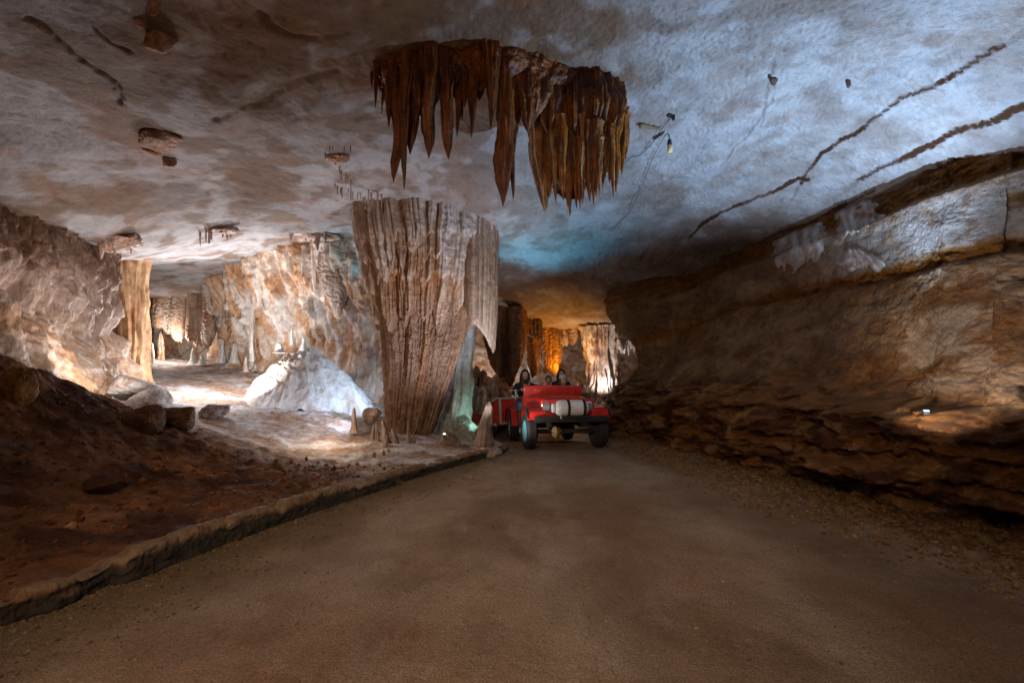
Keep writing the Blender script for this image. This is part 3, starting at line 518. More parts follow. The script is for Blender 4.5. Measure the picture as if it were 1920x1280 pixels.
# ------------------------------------------------------------------ DRIPSTONE THINGS
def spire(name, a, b, r, prof, mat, c1, c2, seed=1, nu=28, nv=46, fl=5, fa=0.18, bump=0.1, wob=0.04, parent=None, yr=1.0, drift=None):
    """one tapering stalactite, stalagmite or rod from a (thick end) to b (tip); r = radius at full profile"""
    a = np.array(a, float); b = np.array(b, float); L = np.linalg.norm(b - a)
    v = np.linspace(0, 1, nv); th = np.linspace(0, 2*np.pi, nu, endpoint=False)
    T_, V_ = np.meshgrid(th, v, indexing='ij'); ct, st = np.cos(T_), np.sin(T_)
    R = r*np.interp(V_, [p[0] for p in prof], [p[1] for p in prof])
    zz = V_*L
    R = R*(1 + fa*ridged(ct*fl*0.35, st*fl*0.35, zz*0.5 + seed, seed, 2) + bump*fbm(ct*1.5, st*1.5, zz*3/max(L, .1) + seed*3.1, seed+7, 4))
    R = R + 0.06*r*fbm(ct*4, st*4, zz*9/max(L, .2), seed+9, 3)*np.clip(R/r*3, 0, 1)
    cx = wob*L*(noise(v*2.2, 0*v, seed*1.7, seed) ); cy = wob*L*noise(v*2.2, 0*v+4, seed*1.7, seed)
    f = np.sin(np.pi*np.clip(v*1.0, 0, 1))
    C = a[None] + (b-a)[None]*v[:, None]; C[:, 0] += cx*f; C[:, 1] += cy*f
    if drift is not None: C[:, 0] += drift*f
    V3 = np.stack([C[None, :, 0] + R*ct, C[None, :, 1] + R*st*yr, np.broadcast_to(C[None, :, 2], R.shape) + 0.02*r*ct], -1) - a
    n = fbm(ct*1.5 + seed, st*1.5, zz*1.5, seed+3, 4)
    col = mix(c1, c2, sst(-0.3, 0.35, n)); col = col*(0.8 + 0.2*sst(0.0, 1.0, 1-V_))[..., None] if False else col
    o = grid(name, V3, mat, col, closed=True, parent=parent); o.location = a
    return o
ICICLE = [(0, 1.15), (0.06, 0.95), (0.3, 0.78), (0.6, 0.55), (0.85, 0.28), (0.97, 0.09), (1, 0.0)]
ROD = [(0, 1.3), (0.08, 1.0), (0.4, 0.85), (0.62, 0.72), (0.78, 0.60), (0.88, 0.38), (0.95, 0.16), (1, 0)]
STRAW = [(0, 1.3), (0.1, 1), (0.9, 0.8), (1, 0)]
STALAG = [(0, 1.5), (0.08, 1.15), (0.25, 0.85), (0.6, 0.66), (0.85, 0.5), (0.95, 0.33), (1, 0)]
CONE = [(0, 1.7), (0.1, 1.1), (0.35, 0.62), (0.7, 0.36), (0.93, 0.16), (1, 0)]
PILLAR = [(0, 1.35), (0.06, 1.15), (0.2, 1.0), (0.5, 0.88), (0.8, 0.95), (0.93, 1.05), (1, 1.2)]
def empty(name, loc, rz=0.0):
    o = bpy.data.objects.new(name, None); S.collection.objects.link(o); o.location = loc; o.rotation_euler = (0, 0, rz); o.empty_display_size = 0.1
    return o
def adopt(child, root):
    child.parent = root; child.matrix_parent_inverse = Matrix.Identity(4); child.location = Vector(child.location) - Vector(root.location)
def curtain(name, path, ztop, hem, thick, mat, colf, seed=1, nu=160, nv=90, fl=9, fa=0.05, parent=None, fine=0.012):
    C, s = catmull(path, nu); Tn = np.gradient(C[:, :2], axis=0); Tn /= np.linalg.norm(Tn, axis=1)[:, None]+1e-9
    Nn = np.stack([-Tn[:, 1], Tn[:, 0]], 1); zt = np.array([ztop(x, y) if callable(ztop) else ztop for x, y in C[:, :2]], float); hm = hem(s/s[-1], C)
    u = s/s[-1]; edge = np.sqrt(np.clip(1 - (2*u-1)**8, 0.02, 1)); v = np.linspace(0, 1, nv)
    Z = zt[:, None]*(1-v) + hm[:, None]*v; wave = fa*ridged(s*fl*0.35, 0*s, seed, seed, 2)[:, None]*np.ones_like(Z) + 0.3*fa*fbm(s[:, None]*fl, Z*1.5, 0, seed+2, 3) + fine*fbm(s[:, None]*22, Z*14, 0, seed+5, 3)
    th = thick*0.5*edge[:, None]*np.sqrt(np.clip(1-v**5, 0.0, 1))[None]
    pos = []
    for sgn in (1, -1):
        off = sgn*th + wave*(1 if sgn > 0 else 0.7)*np.clip(th/(thick*.5)*2, 0, 1)
        pos.append(np.stack([C[:, 0][:, None] + Nn[:, 0][:, None]*off, C[:, 1][:, None] + Nn[:, 1][:, None]*off, Z], -1))
    Vv = np.concatenate([pos[0], pos[1][::-1]], 0)
    SS = np.concatenate([s, s[::-1]])[:, None] + 0*Vv[..., 2]
    W_ = np.concatenate([wave, wave[::-1]], 0)
    return grid(name, Vv, mat, colf(SS, Vv[..., 2], W_), closed=True, parent=parent)

# ---- the great column
CY = 9.25
ys_ = np.array([385, 400, 425, 450, 500, 550, 600, 650, 700, 750, 800, 825, 850]); xl = np.array([662, 668, 671, 674, 684, 691, 697, 702, 705, 707, 710, 713, 700.]); xr = np.array([925, 925, 926, 925, 915, 903, 891, 878, 863, 846, 826, 812, 826.])
zs_ = np.array([P(800, y, CY)[2] for y in ys_]); Xl = np.array([P(x, y, CY)[0] for x, y in zip(xl, ys_)]); Xr = np.array([P(x, y, CY)[0] for x, y in zip(xr, ys_)])
col_root = empty('flowstone_column', (-2.1, CY + 0.15, 0.1))
tag(col_root, 'huge fluted tan flowstone column, wide at the roof and narrow at its foot', 'dripstone column')
nu, nv = 1100, 760; th = np.linspace(0, 2*np.pi, nu, endpoint=False); zz = np.linspace(zs_.min(), 4.95, nv); TH, ZZ = np.meshgrid(th, zz, indexing='ij')
o = np.argsort(zs_); cl = np.interp(ZZ, zs_[o], Xl[o]); cr = np.interp(ZZ, zs_[o], Xr[o]); cx = (cl+cr)/2; hw = (cr-cl)/2
ct, st = np.cos(TH), np.sin(TH); ss = TH*1.15      # arc coordinate in metres, near enough
ss = ss + 0.05*noise(ss*1.5, ZZ*0.8, 0, 201)
top = sst(2.2, 3.4, ZZ + 0.5*noise(ss*1.3, 0*ss, 0, 200))
d = 0.06*noise(ss*1.2, ZZ*0.3, 0, 202)
ss = ss + 0.02*noise(ss*4, ZZ*3.0, 0, 212)
d = d + 0.085*ridged(ss*2.8, ZZ*0.22, 0, 203, 2) + 0.055*ridged(ss*8.0, ZZ*0.3, 0, 204, 2)*(0.6+0.4*top) + 0.022*top*ridged(ss*19, ZZ*0.6, 0, 209, 1) + 0.012*noise(ss*9, ZZ*11, 0, 213)
d = d + drapes(ss, ZZ, [(2.75, 0.55, 0.6, 2.3, 0.15, 21), (3.35, 0.4, 0.7, 4.2, 0.09, 22), (3.75, 0.2, 0.5, 5.5, 0.06, 23), (4.15, 0.15, 0.35, 8, 0.045, 24)]) - 0.16
bead = sst(3.0, 2.0, ZZ + 0.3*noise(ss*2, ZZ, 0, 206))
d = d + (0.018*bead + 0.006)*fbm(ss*26, ZZ*24, 0, 205, 2) + 0.02*bead*fbm(ss*5, ZZ*6, 0, 207, 3) + 0.03*bead*ridged(ss*5.5, ZZ*0.3, 0, 208, 1)
wx = cx + ct*(hw + d*0.8); wy = CY + 0.15 + st*(hw*0.72 + d)
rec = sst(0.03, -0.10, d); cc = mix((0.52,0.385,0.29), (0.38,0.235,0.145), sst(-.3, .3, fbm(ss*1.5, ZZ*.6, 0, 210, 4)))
cc = mix(cc, (0.62,0.565,0.54), sst(0.0, 0.11, d)*(0.25+0.45*sst(-.3, .5, ct))); cc = mix(cc, (0.36,0.15,0.045), rec*top*0.9); cc = mix(cc, (0.17,0.085,0.045), rec*(1-top)*0.8)  # pale crests, strongest on the right, carry painted wet highlights
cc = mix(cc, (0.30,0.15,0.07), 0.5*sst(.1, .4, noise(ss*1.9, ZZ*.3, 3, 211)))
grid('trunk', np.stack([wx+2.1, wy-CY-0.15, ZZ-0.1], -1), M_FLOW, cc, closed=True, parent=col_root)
# the hanging wing on its right
def wing_hem(u, C):
    py = np.interp(u, [0, 0.2, 0.45, 0.65, 0.8, 0.93, 1.0], [585, 598, 622, 648, 662, 655, 600])
    return CAMZ + (700 - py)*C[:, 1]/F + 0.03*noise(u*14, 0*u, 0, 5)
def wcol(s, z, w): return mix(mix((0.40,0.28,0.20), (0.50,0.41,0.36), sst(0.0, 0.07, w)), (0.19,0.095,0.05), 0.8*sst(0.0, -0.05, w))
p0 = [P(872, 500, 8.95)[:2], P(886, 500, 8.72)[:2], P(903, 500, 8.78)[:2], P(920, 500, 9.0)[:2], P(930, 500, 9.35)[:2]]
wg = curtain('drapery', p0, lambda x, y: 4.75, wing_hem, 0.16, M_FLOW, wcol, 31, 300, 260, 17, 0.085, fine=0.008)
adopt(wg, col_root)
wg2 = curtain('drapery', [P(912, 500, 9.1)[:2], P(926, 500, 9.5)[:2], P(924, 500, 9.9)[:2]], lambda x, y: 4.7, lambda u, C: 2.6 + 0.5*u, 0.12, M_FLOW, wcol, 33, 80, 90, 30, 0.04)
adopt(wg2, col_root)

# ---- the brown chandelier of stalactites on the roof
def cz(x, y): return float(ceilZ(np.array([x]), np.array([y]), False)[0])
czf = lambda x, y: ceilZ(x, y, False)
base = hit(_cz, 930, 110); ch = empty('stalactite_cluster', (base[0], base[1], base[2]))
tag(ch, 'large dark brown stalactite cluster with fluted drapery hanging from the middle of the roof', 'stalactites')
def child_spire(root, name, *a, **k): o = spire(name, *a, **k); adopt(o, root); return o
hang = [(706,112,704,203,9,0),(723,118,722,192,9,0),(716,105,713,170,14,1),(748,92,738,345,21,0),(763,95,758,356,19,0),(783,100,769,292,22,0),(733,100,729,240,16,0),(808,92,804,299,25,0),(833,92,841,300,24,0),(820,90,815,200,26,1),(858,92,857,258,17,0),
        (874,92,871,203,18,1),(889,88,883,260,18,0),(905,88,898,190,20,1),(921,84,921,243,26,0),(938,90,934,200,28,1),(952,92,943,390,30,0),(968,100,962,377,19,0),(780,88,788,210,24,1),(850,88,846,190,24,1),(758,90,752,230,26,1),(982,100,990,250,34,1),(700,125,697,168,6,0),(795,95,792,250,13,0),(868,95,866,232,10,0),(1005,104,1003,225,40,1),(1030,112,1032,262,42,1),(1058,128,1058,282,42,1),(1090,150,1090,300,40,1),(1125,172,1124,310,36,1),(1150,190,1149,300,28,1),(735,108,733,180,34,1),(900,92,902,170,36,1),(716,120,716,216,6,0)]
for i, (tx, ty, bx, by, w, k) in enumerate(hang):
    a = hit(_cz, tx, ty + 8); Y = a[1] + 0.10*((i*37) % 7 - 3)/3 + (0.12 if k else 0); a = (a[0]*Y/a[1], Y, a[2] + 0.12); b = P(bx, by, Y)
    child_spire(ch, 'stalactite', a, b, w*0.78*Y/F, ROD if k or w > 20 and by > 280 else ICICLE, M_WET, (0.22,0.088,0.026), (0.09,0.035,0.013), seed=300+i, nu=40, nv=110, fa=0.42, bump=0.36, wob=0.035, fl=6)
# shelf that they grow from: low irregular swelling
bx0 = [hit(_cz, 705, 122), hit(_cz, 760, 95), hit(_cz, 840, 92), hit(_cz, 920, 86), hit(_cz, 1000, 98), hit(_cz, 1085, 140), hit(_cz, 1150, 185)]
sh = curtain('shelf', [(p[0], p[1]+0.22) for p in bx0], lambda x, y: cz(x, y) + 0.15, lambda u, C: np.array([cz(x, y) for x, y in C[:, :2]]) - 0.26 - 0.16*noise(u*12, 0*u, 0, 320) - 0.1*sst(.5, .9, u), 0.50, M_WET, lambda s, z, w: mix((0.22,0.088,0.028), (0.11,0.045,0.017), sst(-.3, .3, fbm(s*3, z*4, 0, 321, 4))), 322, 260, 60, 8, 0.10, fine=0.04)
adopt(sh, ch)
# the big bell of fused draperies
cB_ = hit(_cz, 1085, 165); bc = (P(1087, 250, 5.55)[0], 5.6)
nu, nv = 560, 300; th = np.linspace(0, 2*np.pi, nu, endpoint=False); zb = np.linspace(0, 1, nv); TH, VB = np.meshgrid(th, zb, indexing='ij'); ct, st = np.cos(TH), np.sin(TH)
ss = TH*0.55
tt, rd, _i = teeth(ss, 7.0, 331); tt2, rd2, _ = teeth(ss, 15.0, 332); tt3, rd3, _ = teeth(ss, 4.0, 333)
low = 3.72 - 0.02*ct - 0.12*tt - 0.08*noise(ss*2, 0*ss, 0, 334) + 0.25*sst(0.2, 1.0, ct); topz = cz(*bc) + 0.25 + 0.0*ct
ZB = topz*(1-VB) + low*VB
R0 = 0.50*(0.94 + 0.12*noise(ct*1.3, st*1.3, 0, 335))*np.interp(VB, [0, 0.15, 0.4, 0.7, 0.9, 0.97, 1.0], [0.80, 0.96, 1.06, 1.0, 0.86, 0.62, 0.18])
dd = 0.055*ridged(ss*5, ZB*0.3, 0, 336, 2) + 0.03*ridged(ss*14, ZB*0.5, 0, 337, 2) + 0.02*fbm(ss*12, ZB*6, 0, 338, 3) + 0.10*fbm(ct*1.5, st*1.5, ZB*1.6, 339, 3)
dd = dd + drapes(ss, ZB, [(4.25, .12, .35, 6, 0.09, 341), (4.5, .1, .3, 9, 0.06, 342), (4.0, .1, .3, 11, 0.05, 343)]) - 0.10
wx = ct*(R0*1.02 + dd); wy = st*(R0*0.75 + dd)
cc = mix((0.25,0.105,0.032), (0.10,0.040,0.015), sst(-.3, .3, fbm(ss*4, ZB*1.5, 0, 344, 4))); cc = mix(cc, (0.40,0.27,0.17), 0.75*sst(0.24, 0.42, noise(ss*5.5, ZB*1.1, 2, 345)))
bell = grid('drapery', np.stack([wx + bc[0], wy + bc[1], ZB], -1), M_WET, cc, closed=True); adopt(bell, ch)
rim = [(1002,110,1022,398,44),(1000,120,1010,300,40),(1012,140,1030,372,34),(1008,150,1012,330,18),(1040,210,1042,380,15),(1052,220,1056,378,14),(1068,230,1069,407,15),(1078,230,1081,392,12),(1092,220,1092,385,13),(1105,230,1106,380,13),(1118,230,1118,372,13),(1131,230,1130,355,11),(1142,225,1143,345,12),(1158,215,1155,362,13),(1168,220,1166,330,10),(1148,215,1150,372,9),(1030,230,1033,365,12),(1062,250,1064,390,9),(1086,260,1088,395,8),(1112,260,1113,388,8),(1125,260,1124,370,8),(1174,215,1173,300,9)]
for i, (tx, ty, bx, by, w) in enumerate(rim):
    ang = (tx - 1090)/88.; Y = 5.6 - 0.36*math.sqrt(max(0.02, 1-ang*ang)) + 0.05*((i*29) % 5 - 2)/2
    child_spire(ch, 'stalactite', P(tx, ty, Y), P(bx, by, Y), w*0.98*Y/F, ICICLE, M_WET, (0.34,0.15,0.05) if i % 4 else (0.40,0.26,0.15), (0.14,0.06,0.022), seed=350+i, nu=34, nv=90, fa=0.4, bump=0.34, wob=0.03, fl=6)

def lump(name, c, r, seed, c1, c2, mat, squash=(1, 1, 1), planes=14, rot=0.0, res=72, rough=0.05, label=None, cat='rock', group=None):
    """a chipped rock: the inside of a few random planes, rounded and roughened"""
    th = np.linspace(0, 2*np.pi, res*2, endpoint=False); ph = np.linspace(-np.pi/2, np.pi/2, res); T_, Ph = np.meshgrid(th, ph, indexing='ij')
    D = np.stack([np.cos(Ph)*np.cos(T_), np.cos(Ph)*np.sin(T_), np.sin(Ph)], -1); rs = np.random.RandomState(seed)
    pn = rs.normal(size=(planes, 3)); pn /= np.linalg.norm(pn, axis=1)[:, None]; pd = rs.uniform(0.62, 1.0, planes)
    q = np.clip(D@pn.T, 0.02, None)/pd; R = (q**9).sum(-1)**(-1/9.)
    R = np.clip(R, 0.3, 1.25)*(1 + rough*fbm(D[..., 0]*3, D[..., 1]*3, D[..., 2]*3 + seed, seed, 4) + rough*0.5*ridged(D[..., 0]*7, D[..., 1]*7, D[..., 2]*7 + seed, seed+4, 2))
    Vv = D*R[..., None]*np.array(squash)*r; cs, sn = math.cos(rot), math.sin(rot); Vv = np.stack([Vv[..., 0]*cs - Vv[..., 2]*sn, Vv[..., 1], Vv[..., 0]*sn + Vv[..., 2]*cs], -1)
    n = fbm(D[..., 0]*2 + seed, D[..., 1]*2, D[..., 2]*2, seed+8, 4)
    o = grid(name, Vv, mat, mix(c1, c2, sst(-.3, .3, n)), closed=True); o.location = c
    if label: tag(o, label, cat, group)
    return o
# ---- small growths on the roof
def roof_cluster(label, plate, straws, c1, c2, group=None, pth=0.07):
    """a small plate with dripping straws; pixels on the roof"""
    p = hit(czf, plate[0], plate[1]); root = empty('stalactite_cluster', p); tag(root, label, 'stalactites', group)
    w = plate[2]*p[1]/F
    if plate[3]:
        k = lump('plate', (p[0], p[1], p[2]-0.03), w*1.15, int(plate[0]), c1, c2, M_FLOW, (1, .6, .32), 9, 0.06, 40, rough=.18); adopt(k, root)
    for i, (x0, y0, x1, y1, wd) in enumerate(straws):
        j = hash1(np.array([int(x0*7+y0)]), 3)[0]; y1 = y0 + (y1-y0)*(0.55 + 0.75*j); wd = wd*(0.7 + 0.6*j); j2 = hash1(np.array([int(x1*13+y1)]), 9)[0]; x0 = x0 + 9*(j2-.5); x1 = x1 + 9*(j2-.5); y0 = y0 + 5*(j-.5)
        a = hit(czf, x0, y0); child_spire(root, 'stalactite', (a[0], a[1], a[2]+0.02), P(x1, y1 + 2, a[1]), wd*0.6*a[1]/F, ICICLE if wd > 3.5 else STRAW, M_FLOW, c1, c2, seed=int(x0+i), nu=12, nv=22, wob=0.02)
    return root
OB = (0.42,0.22,0.11); OB2 = (0.30,0.15,0.08); PK = (0.50,0.40,0.36)
roof_cluster('leaf shaped orange brown drip growth with thin straws, highest on the pale roof', (635,292,18,1), [(617,275,617,292,2),(626,275,626,288,2),(641,272,641,285,2),(655,270,655,282,2),(612,285,612,302,2),(622,297,624,308,3)], OB, OB2, pth=0.05)
roof_cluster('short row of soda straws just below the leaf shaped growth', (640,325,10,0), [(634,312,634,328,2.5),(640,318,640,335,2.5),(646,325,646,343,3),(652,330,652,344,2.5),(657,335,657,348,2)], OB, PK)
roof_cluster('long row of fine pale soda straws in a roof crack left above the great column', (660,350,10,0), [(624+i*6.5, 342+i*2.6+(i*7%5), 624+i*6.5, 354+i*2.9+(i*5%9), 2.2) for i in range(12)], PK, OB2)
roof_cluster('thick upright straws touching the top left of the great column', (711,375,12,0), [(699,360,699,385,3),(704,358,705,400,6),(711,364,711,395,4),(717,372,717,398,4),(724,374,724,396,3.5),(694,355,694,375,2.5)], PK, OB)
roof_cluster('small brown drip plate with straws, alone on the pale roof above the path', (415,428,22,1), [(376,434,376,456,3),(383,432,383,460,3),(390,430,390,455,3),(397,430,397,446,2.5),(420,430,420,450,4),(427,432,427,455,6),(434,430,434,447,7)], OB, PK, pth=0.09)
roof_cluster('short hanging stalactites on the roof lip left of the great column', (590,440,36,1), [(545,440,545,458,8),(575,438,575,452,5),(588,438,588,460,6),(598,436,598,470,11),(611,436,612,468,11),(570,438,571,446,4),(582,438,582,450,3)], OB2, PK, pth=0.05)
roof_cluster('knobbly orange drip growth where the pale roof meets the left wall', (215,452,34,1), [(200,450,200,470,9),(212,452,213,475,8),(226,452,226,468,8),(238,448,240,466,9),(246,448,250,486,8),(258,442,264,452,6),(190,452,188,478,10)], (0.50,0.30,0.20), PK, pth=0.10)
for px, py, w, h, lab, sd in [(297,66,25,22,'round pinkish rock knob on the roof near the top left corner',1),(300,254,32,15,'widest of the three pink rock knobs in a cluster on the left roof',2),(290,278,15,10,'middle knob tucked below the widest pink rock on the left roof',3),(319,299,14,11,'lowest small pink rock knob of the cluster on the left roof',4),(290,6,11,13,'small brown rock knob cut by the top edge of the picture',5),(262,42,8,6,'tiny pale rock flake beside the round knob on the roof',6),(1590,152,5,8,'tiny dark knob hanging alone on the bluish roof at right',8),(1450,150,7,7,'tiny dark forked knob on the bluish roof at right',9)]:
    p = hit(czf, px, py); sc = p[1]/F
    lump('roof_rock', (p[0], p[1], p[2] - 0.45*h*sc), w*sc*1.05, 400+sd, (0.46,0.31,0.24) if sd < 8 else (0.15,0.09,0.07), (0.38,0.26,0.20) if sd < 8 else (0.1,0.06,0.05), M_ROCK, (1, 1.0, h/w*1.3), label=lab, cat='rock')

def fhem(pts, Y, amp, seed):
    xs = [P(p[0], 650, Y)[0] for p in pts]; zs = [P(p[0], p[1], Y)[2] for p in pts]
    def f(u, C):
        tt, rd, _ = teeth(C[:, 0], 7, seed); return np.interp(C[:, 0], xs, zs) - amp*tt + amp*.5
    return f
# ---- orange column, rods and stalagmites of the left chamber
def on_floor(px, py): return hit(lambda x, y: np.where(x < kerb_x(y)-0.1, floorZ(x, y, False), roadZ(x, y)), px, py, False)
def stand(name, px, pyb, pxt, pyt, w, mat, c1, c2, seed, lab, cat, prof=STALAG, group=None, Y=None, **k):
    a = on_floor(px, pyb) if Y is None else P(px, pyb, Y); Y = a[1]; zlow = a[2] - 0.08
    o = spire(name, (a[0], Y, zlow), P(pxt, pyt, Y), w*0.5*Y/F, prof, mat, c1, c2, seed, **k); tag(o, lab, cat, group); return o
stand('flowstone_column', 246, 722, 244, 478, 58, M_FLOW, (0.56,0.36,0.20), (0.50,0.28,0.14), 501, 'bright orange fluted column at the end of the left wall', 'dripstone column', PILLAR, Y=10.2, nu=90, nv=160, fa=0.2, fl=9, wob=0.01)
stand('stalagmite', 283, 695, 283, 640, 15, M_FLOW, WHT, CREAM, 502, 'brilliant white stalagmite beside the orange column at the far end of the path', 'stalagmite', STALAG, Y=14.6)
stand('stalagmite', 303, 692, 301, 622, 14, M_FLOW, CREAM, ORANGE, 503, 'tall pale stalagmite right of the brilliant white one', 'stalagmite', STALAG, Y=15.6, nu=50, nv=90, fa=.4, bump=.3)
stand('flowstone_column', 416, 676, 418, 588, 11, M_FLOW, WHT, CREAM, 504, 'slim white column against the orange back wall', 'dripstone column', PILLAR, Y=14.3, nu=40, nv=80, fa=.3)
stand('stalagmite', 441, 678, 441, 642, 17, M_FLOW, WHT, CREAM, 505, 'fat white stalagmite below a hanging rod on the back wall', 'stalagmite', STALAG, Y=13.9)
stand('flowstone_column', 472, 672, 474, 570, 8, M_FLOW, WHT, CREAM, 506, 'very thin white column just left of the white mound', 'dripstone column', PILLAR, Y=12.9, nu=30, nv=80, fa=.3)
stand('stalagmite', 363, 680, 362, 650, 15, M_FLOW, CREAM, WHT, 507, 'low broad stalagmite in the middle of the far path end', 'stalagmite', CONE, Y=15.2)
stand('stalagmite', 378, 681, 378, 664, 16, M_FLOW, WHT, CREAM, 508, 'lowest pale stalagmite, right of the broad one at the path end', 'stalagmite', CONE, Y=15.0)
stand('stalagmite', 462, 692, 461, 668, 10, M_FLOW, CREAM, PINK, 509, 'small stalagmite at the left foot of the white mound', 'stalagmite', STALAG, Y=12.6)
for i, (x0, y0, x1, y1, w, Y, lab) in enumerate([(396,545,396,570,9,14.2,'leftmost short white stalactite over the back wall of the path'),(404,543,404,562,7,14.1,'tiny white stalactite beside the leftmost one over the back wall'),(428,530,430,586,9,13.6,'long pale hanging rod on the back wall, ending in mid air'),(440,525,443,612,10,13.3,'longest hanging rod, above the fat white stalagmite'),(455,515,456,556,9,13.2,'orange stalactite right of the longest hanging rod'),
    (493,505,492,560,14,12.7,'broad pale stalactite above the left slope of the mound'),(570,475,571,535,12,12.0,'lavender stalactite in the fringe above the mound'),(590,470,590,548,16,11.9,'largest drooping stalactite in the fringe above the mound'),(628,468,628,505,12,11.8,'small stalactite at the right of the fringe near the great column'),(652,470,652,500,9,11.7,'last tiny stalactite of the fringe beside the great column')]):
    o = spire('stalactite', P(x0, y0-12, Y), P(x1, y1, Y), w*0.5*Y/F, ROD if y1-y0 > 50 else ICICLE, M_FLOW, (0.62,0.57,0.54), (0.50,0.36,0.26), 520+i, 20, 50); tag(o, lab, 'stalactite', 'stalactites on the back wall')

fr_root = empty('stalactite_cluster', P(575, 470, 12.1)); tag(fr_root, 'long ragged fringe of small stalactites topping the back wall left of the column', 'stalactites')
for i in range(34):
    u = i/33.; px = 470 + 218*u + 3*math.sin(i*5.1); Y = float(np.interp(px, [460, 560, 690], [12.9, 12.25, 11.7])); pt = float(np.interp(px, [470, 520, 600, 690], [490, 470, 462, 462])); ln = 12 + 26*abs(math.sin(i*2.3))*abs(math.cos(i*.9)) + (18 if 560 < px < 640 else 0)*abs(math.sin(i*1.3))
    child_spire(fr_root, 'stalactite', P(px, pt-10, Y), P(px+1, pt+ln, Y), (5+4*abs(math.sin(i*3.7)))*.55*Y/F, ICICLE, M_FLOW, [(0.50,0.33,0.22), (0.55,0.50,0.50), (0.36,0.24,0.18)][i % 3], (0.42,0.28,0.2), seed=800+i, nu=16, nv=26, fa=.3, bump=.25)
# ---- the white flowstone mound
mc = (P(575, 740, 10.9)[0], 10.9); nu, nv = 520, 260; th = np.linspace(0, 2*np.pi, nu, endpoint=False); rr = np.linspace(0, 1, nv); TH, RR = np.meshgrid(th, rr, indexing='ij'); ct, st = np.cos(TH), np.sin(TH)
ax = np.where(ct > 0, 1.75, 1.40); ay = np.where(st > 0, 1.0, 1.15)
mx = mc[0] + ct*RR*ax - 0.12*(1-RR); my = mc[1] + st*RR*ay
h = np.interp(RR, [0, 0.12, 0.3, 0.5, 0.7, 0.85, 1.0], [1.0, 0.97, 0.86, 0.62, 0.35, 0.15, -0.05]); h = np.where(ct < 0, h**0.8*np.sign(np.maximum(h, 0)) if False else np.sign(h)*np.abs(h)**(1-0.35*np.clip(-ct, 0, 1)), h)
g0 = floorZ(mx, my, False); base_z = 0.75
mz = np.minimum(g0, 1.0)*sst(.55, 1, RR) + (1-sst(.55, 1, RR))*base_z
H_ = 2.00 - base_z; tiers = 0.045*ridged(TH*1.5, RR*5.5, 0, 601, 2) + 0.022*sst(-.3, .3, np.sin(RR*26 + 2.0*noise(TH*1.2*0+ct*2, st*2, 0, 602)))*sst(.25, .5, RR)
mz = mz*1.0 + h*H_ + tiers*sst(1.0, .9, RR) + 0.13*fbm(mx*1.5, my*1.5, 0, 603, 3) + 0.05*(0.5 - worley(mx*3.0, my*3.0, mz*2.0, 604)[0]) + 0.025*(0.5 - worley(mx*9, my*9, mz*6, 607)[0]) + 0.03*ridged(ct*5, st*5, RR*2, 605, 2)*sst(0.02, .3, RR)
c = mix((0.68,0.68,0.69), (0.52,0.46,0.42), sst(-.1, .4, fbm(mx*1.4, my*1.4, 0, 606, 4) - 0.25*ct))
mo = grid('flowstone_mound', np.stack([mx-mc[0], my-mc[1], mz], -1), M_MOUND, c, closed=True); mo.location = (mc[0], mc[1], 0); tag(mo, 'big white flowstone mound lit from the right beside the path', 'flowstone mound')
for px, pb, pt, w, lab, pr in [(548,640,612,6,'thin white stalagmite standing on the crest of the mound',STALAG),(570,655,630,17,'broad blunt stalagmite on the crest right of the thin one',CONE),(524,655,642,18,'low lump on the left shoulder of the mound',STALAG),(583,672,650,13,'small pointed stalagmite below the crest on the right slope',CONE)]:
    stand('stalagmite', px, pb, px-1, pt, w, M_FLOW, WHT, CREAM, int(px), lab, 'stalagmite', pr, Y=10.75)

for pts, Y, zt, lab, c1, c2, sd in [([(292,600),(304,622),(318,640),(332,630),(345,645)], 15.6, 4.05, 'ribbed cream curtain at the far end of the path beside the orange column', (0.50,0.40,0.33), (0.42,0.26,0.16), 651),
        ([(352,640),(366,655),(380,640),(394,652),(405,630)], 15.2, 4.15, 'ribbed tan curtain in the middle of the far chamber wall', (0.46,0.33,0.24), (0.38,0.22,0.13), 652),
        ([(425,600),(440,585),(452,625),(468,600)], 13.9, 4.4, 'pale orange curtain with rods over the fat white stalagmite', (0.52,0.40,0.32), (0.40,0.23,0.13), 653),
        ([(486,590),(500,560),(515,600),(530,570)], 12.9, 4.7, 'tall tan curtain just above the left shoulder of the mound', (0.46,0.34,0.26), (0.36,0.22,0.14), 654),
        ([(600,520),(616,560),(630,600),(648,560),(668,540)], 11.9, 4.9, 'grey brown bulging curtain on the back wall beside the great column', (0.42,0.33,0.28), (0.30,0.21,0.16), 655)]:
    path = [P(p[0], 650, Y)[:2] for p in pts]; path = [(x, y + 0.15*math.sin(i*1.9+sd)) for i, (x, y) in enumerate(path)]
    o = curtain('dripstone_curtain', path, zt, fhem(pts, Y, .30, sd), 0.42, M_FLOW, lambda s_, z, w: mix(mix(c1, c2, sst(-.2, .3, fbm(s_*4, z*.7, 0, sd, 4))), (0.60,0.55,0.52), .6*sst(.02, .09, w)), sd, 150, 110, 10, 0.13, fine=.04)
    tag(o, lab, 'dripstone curtain', 'curtains on the back wall of the left chamber')
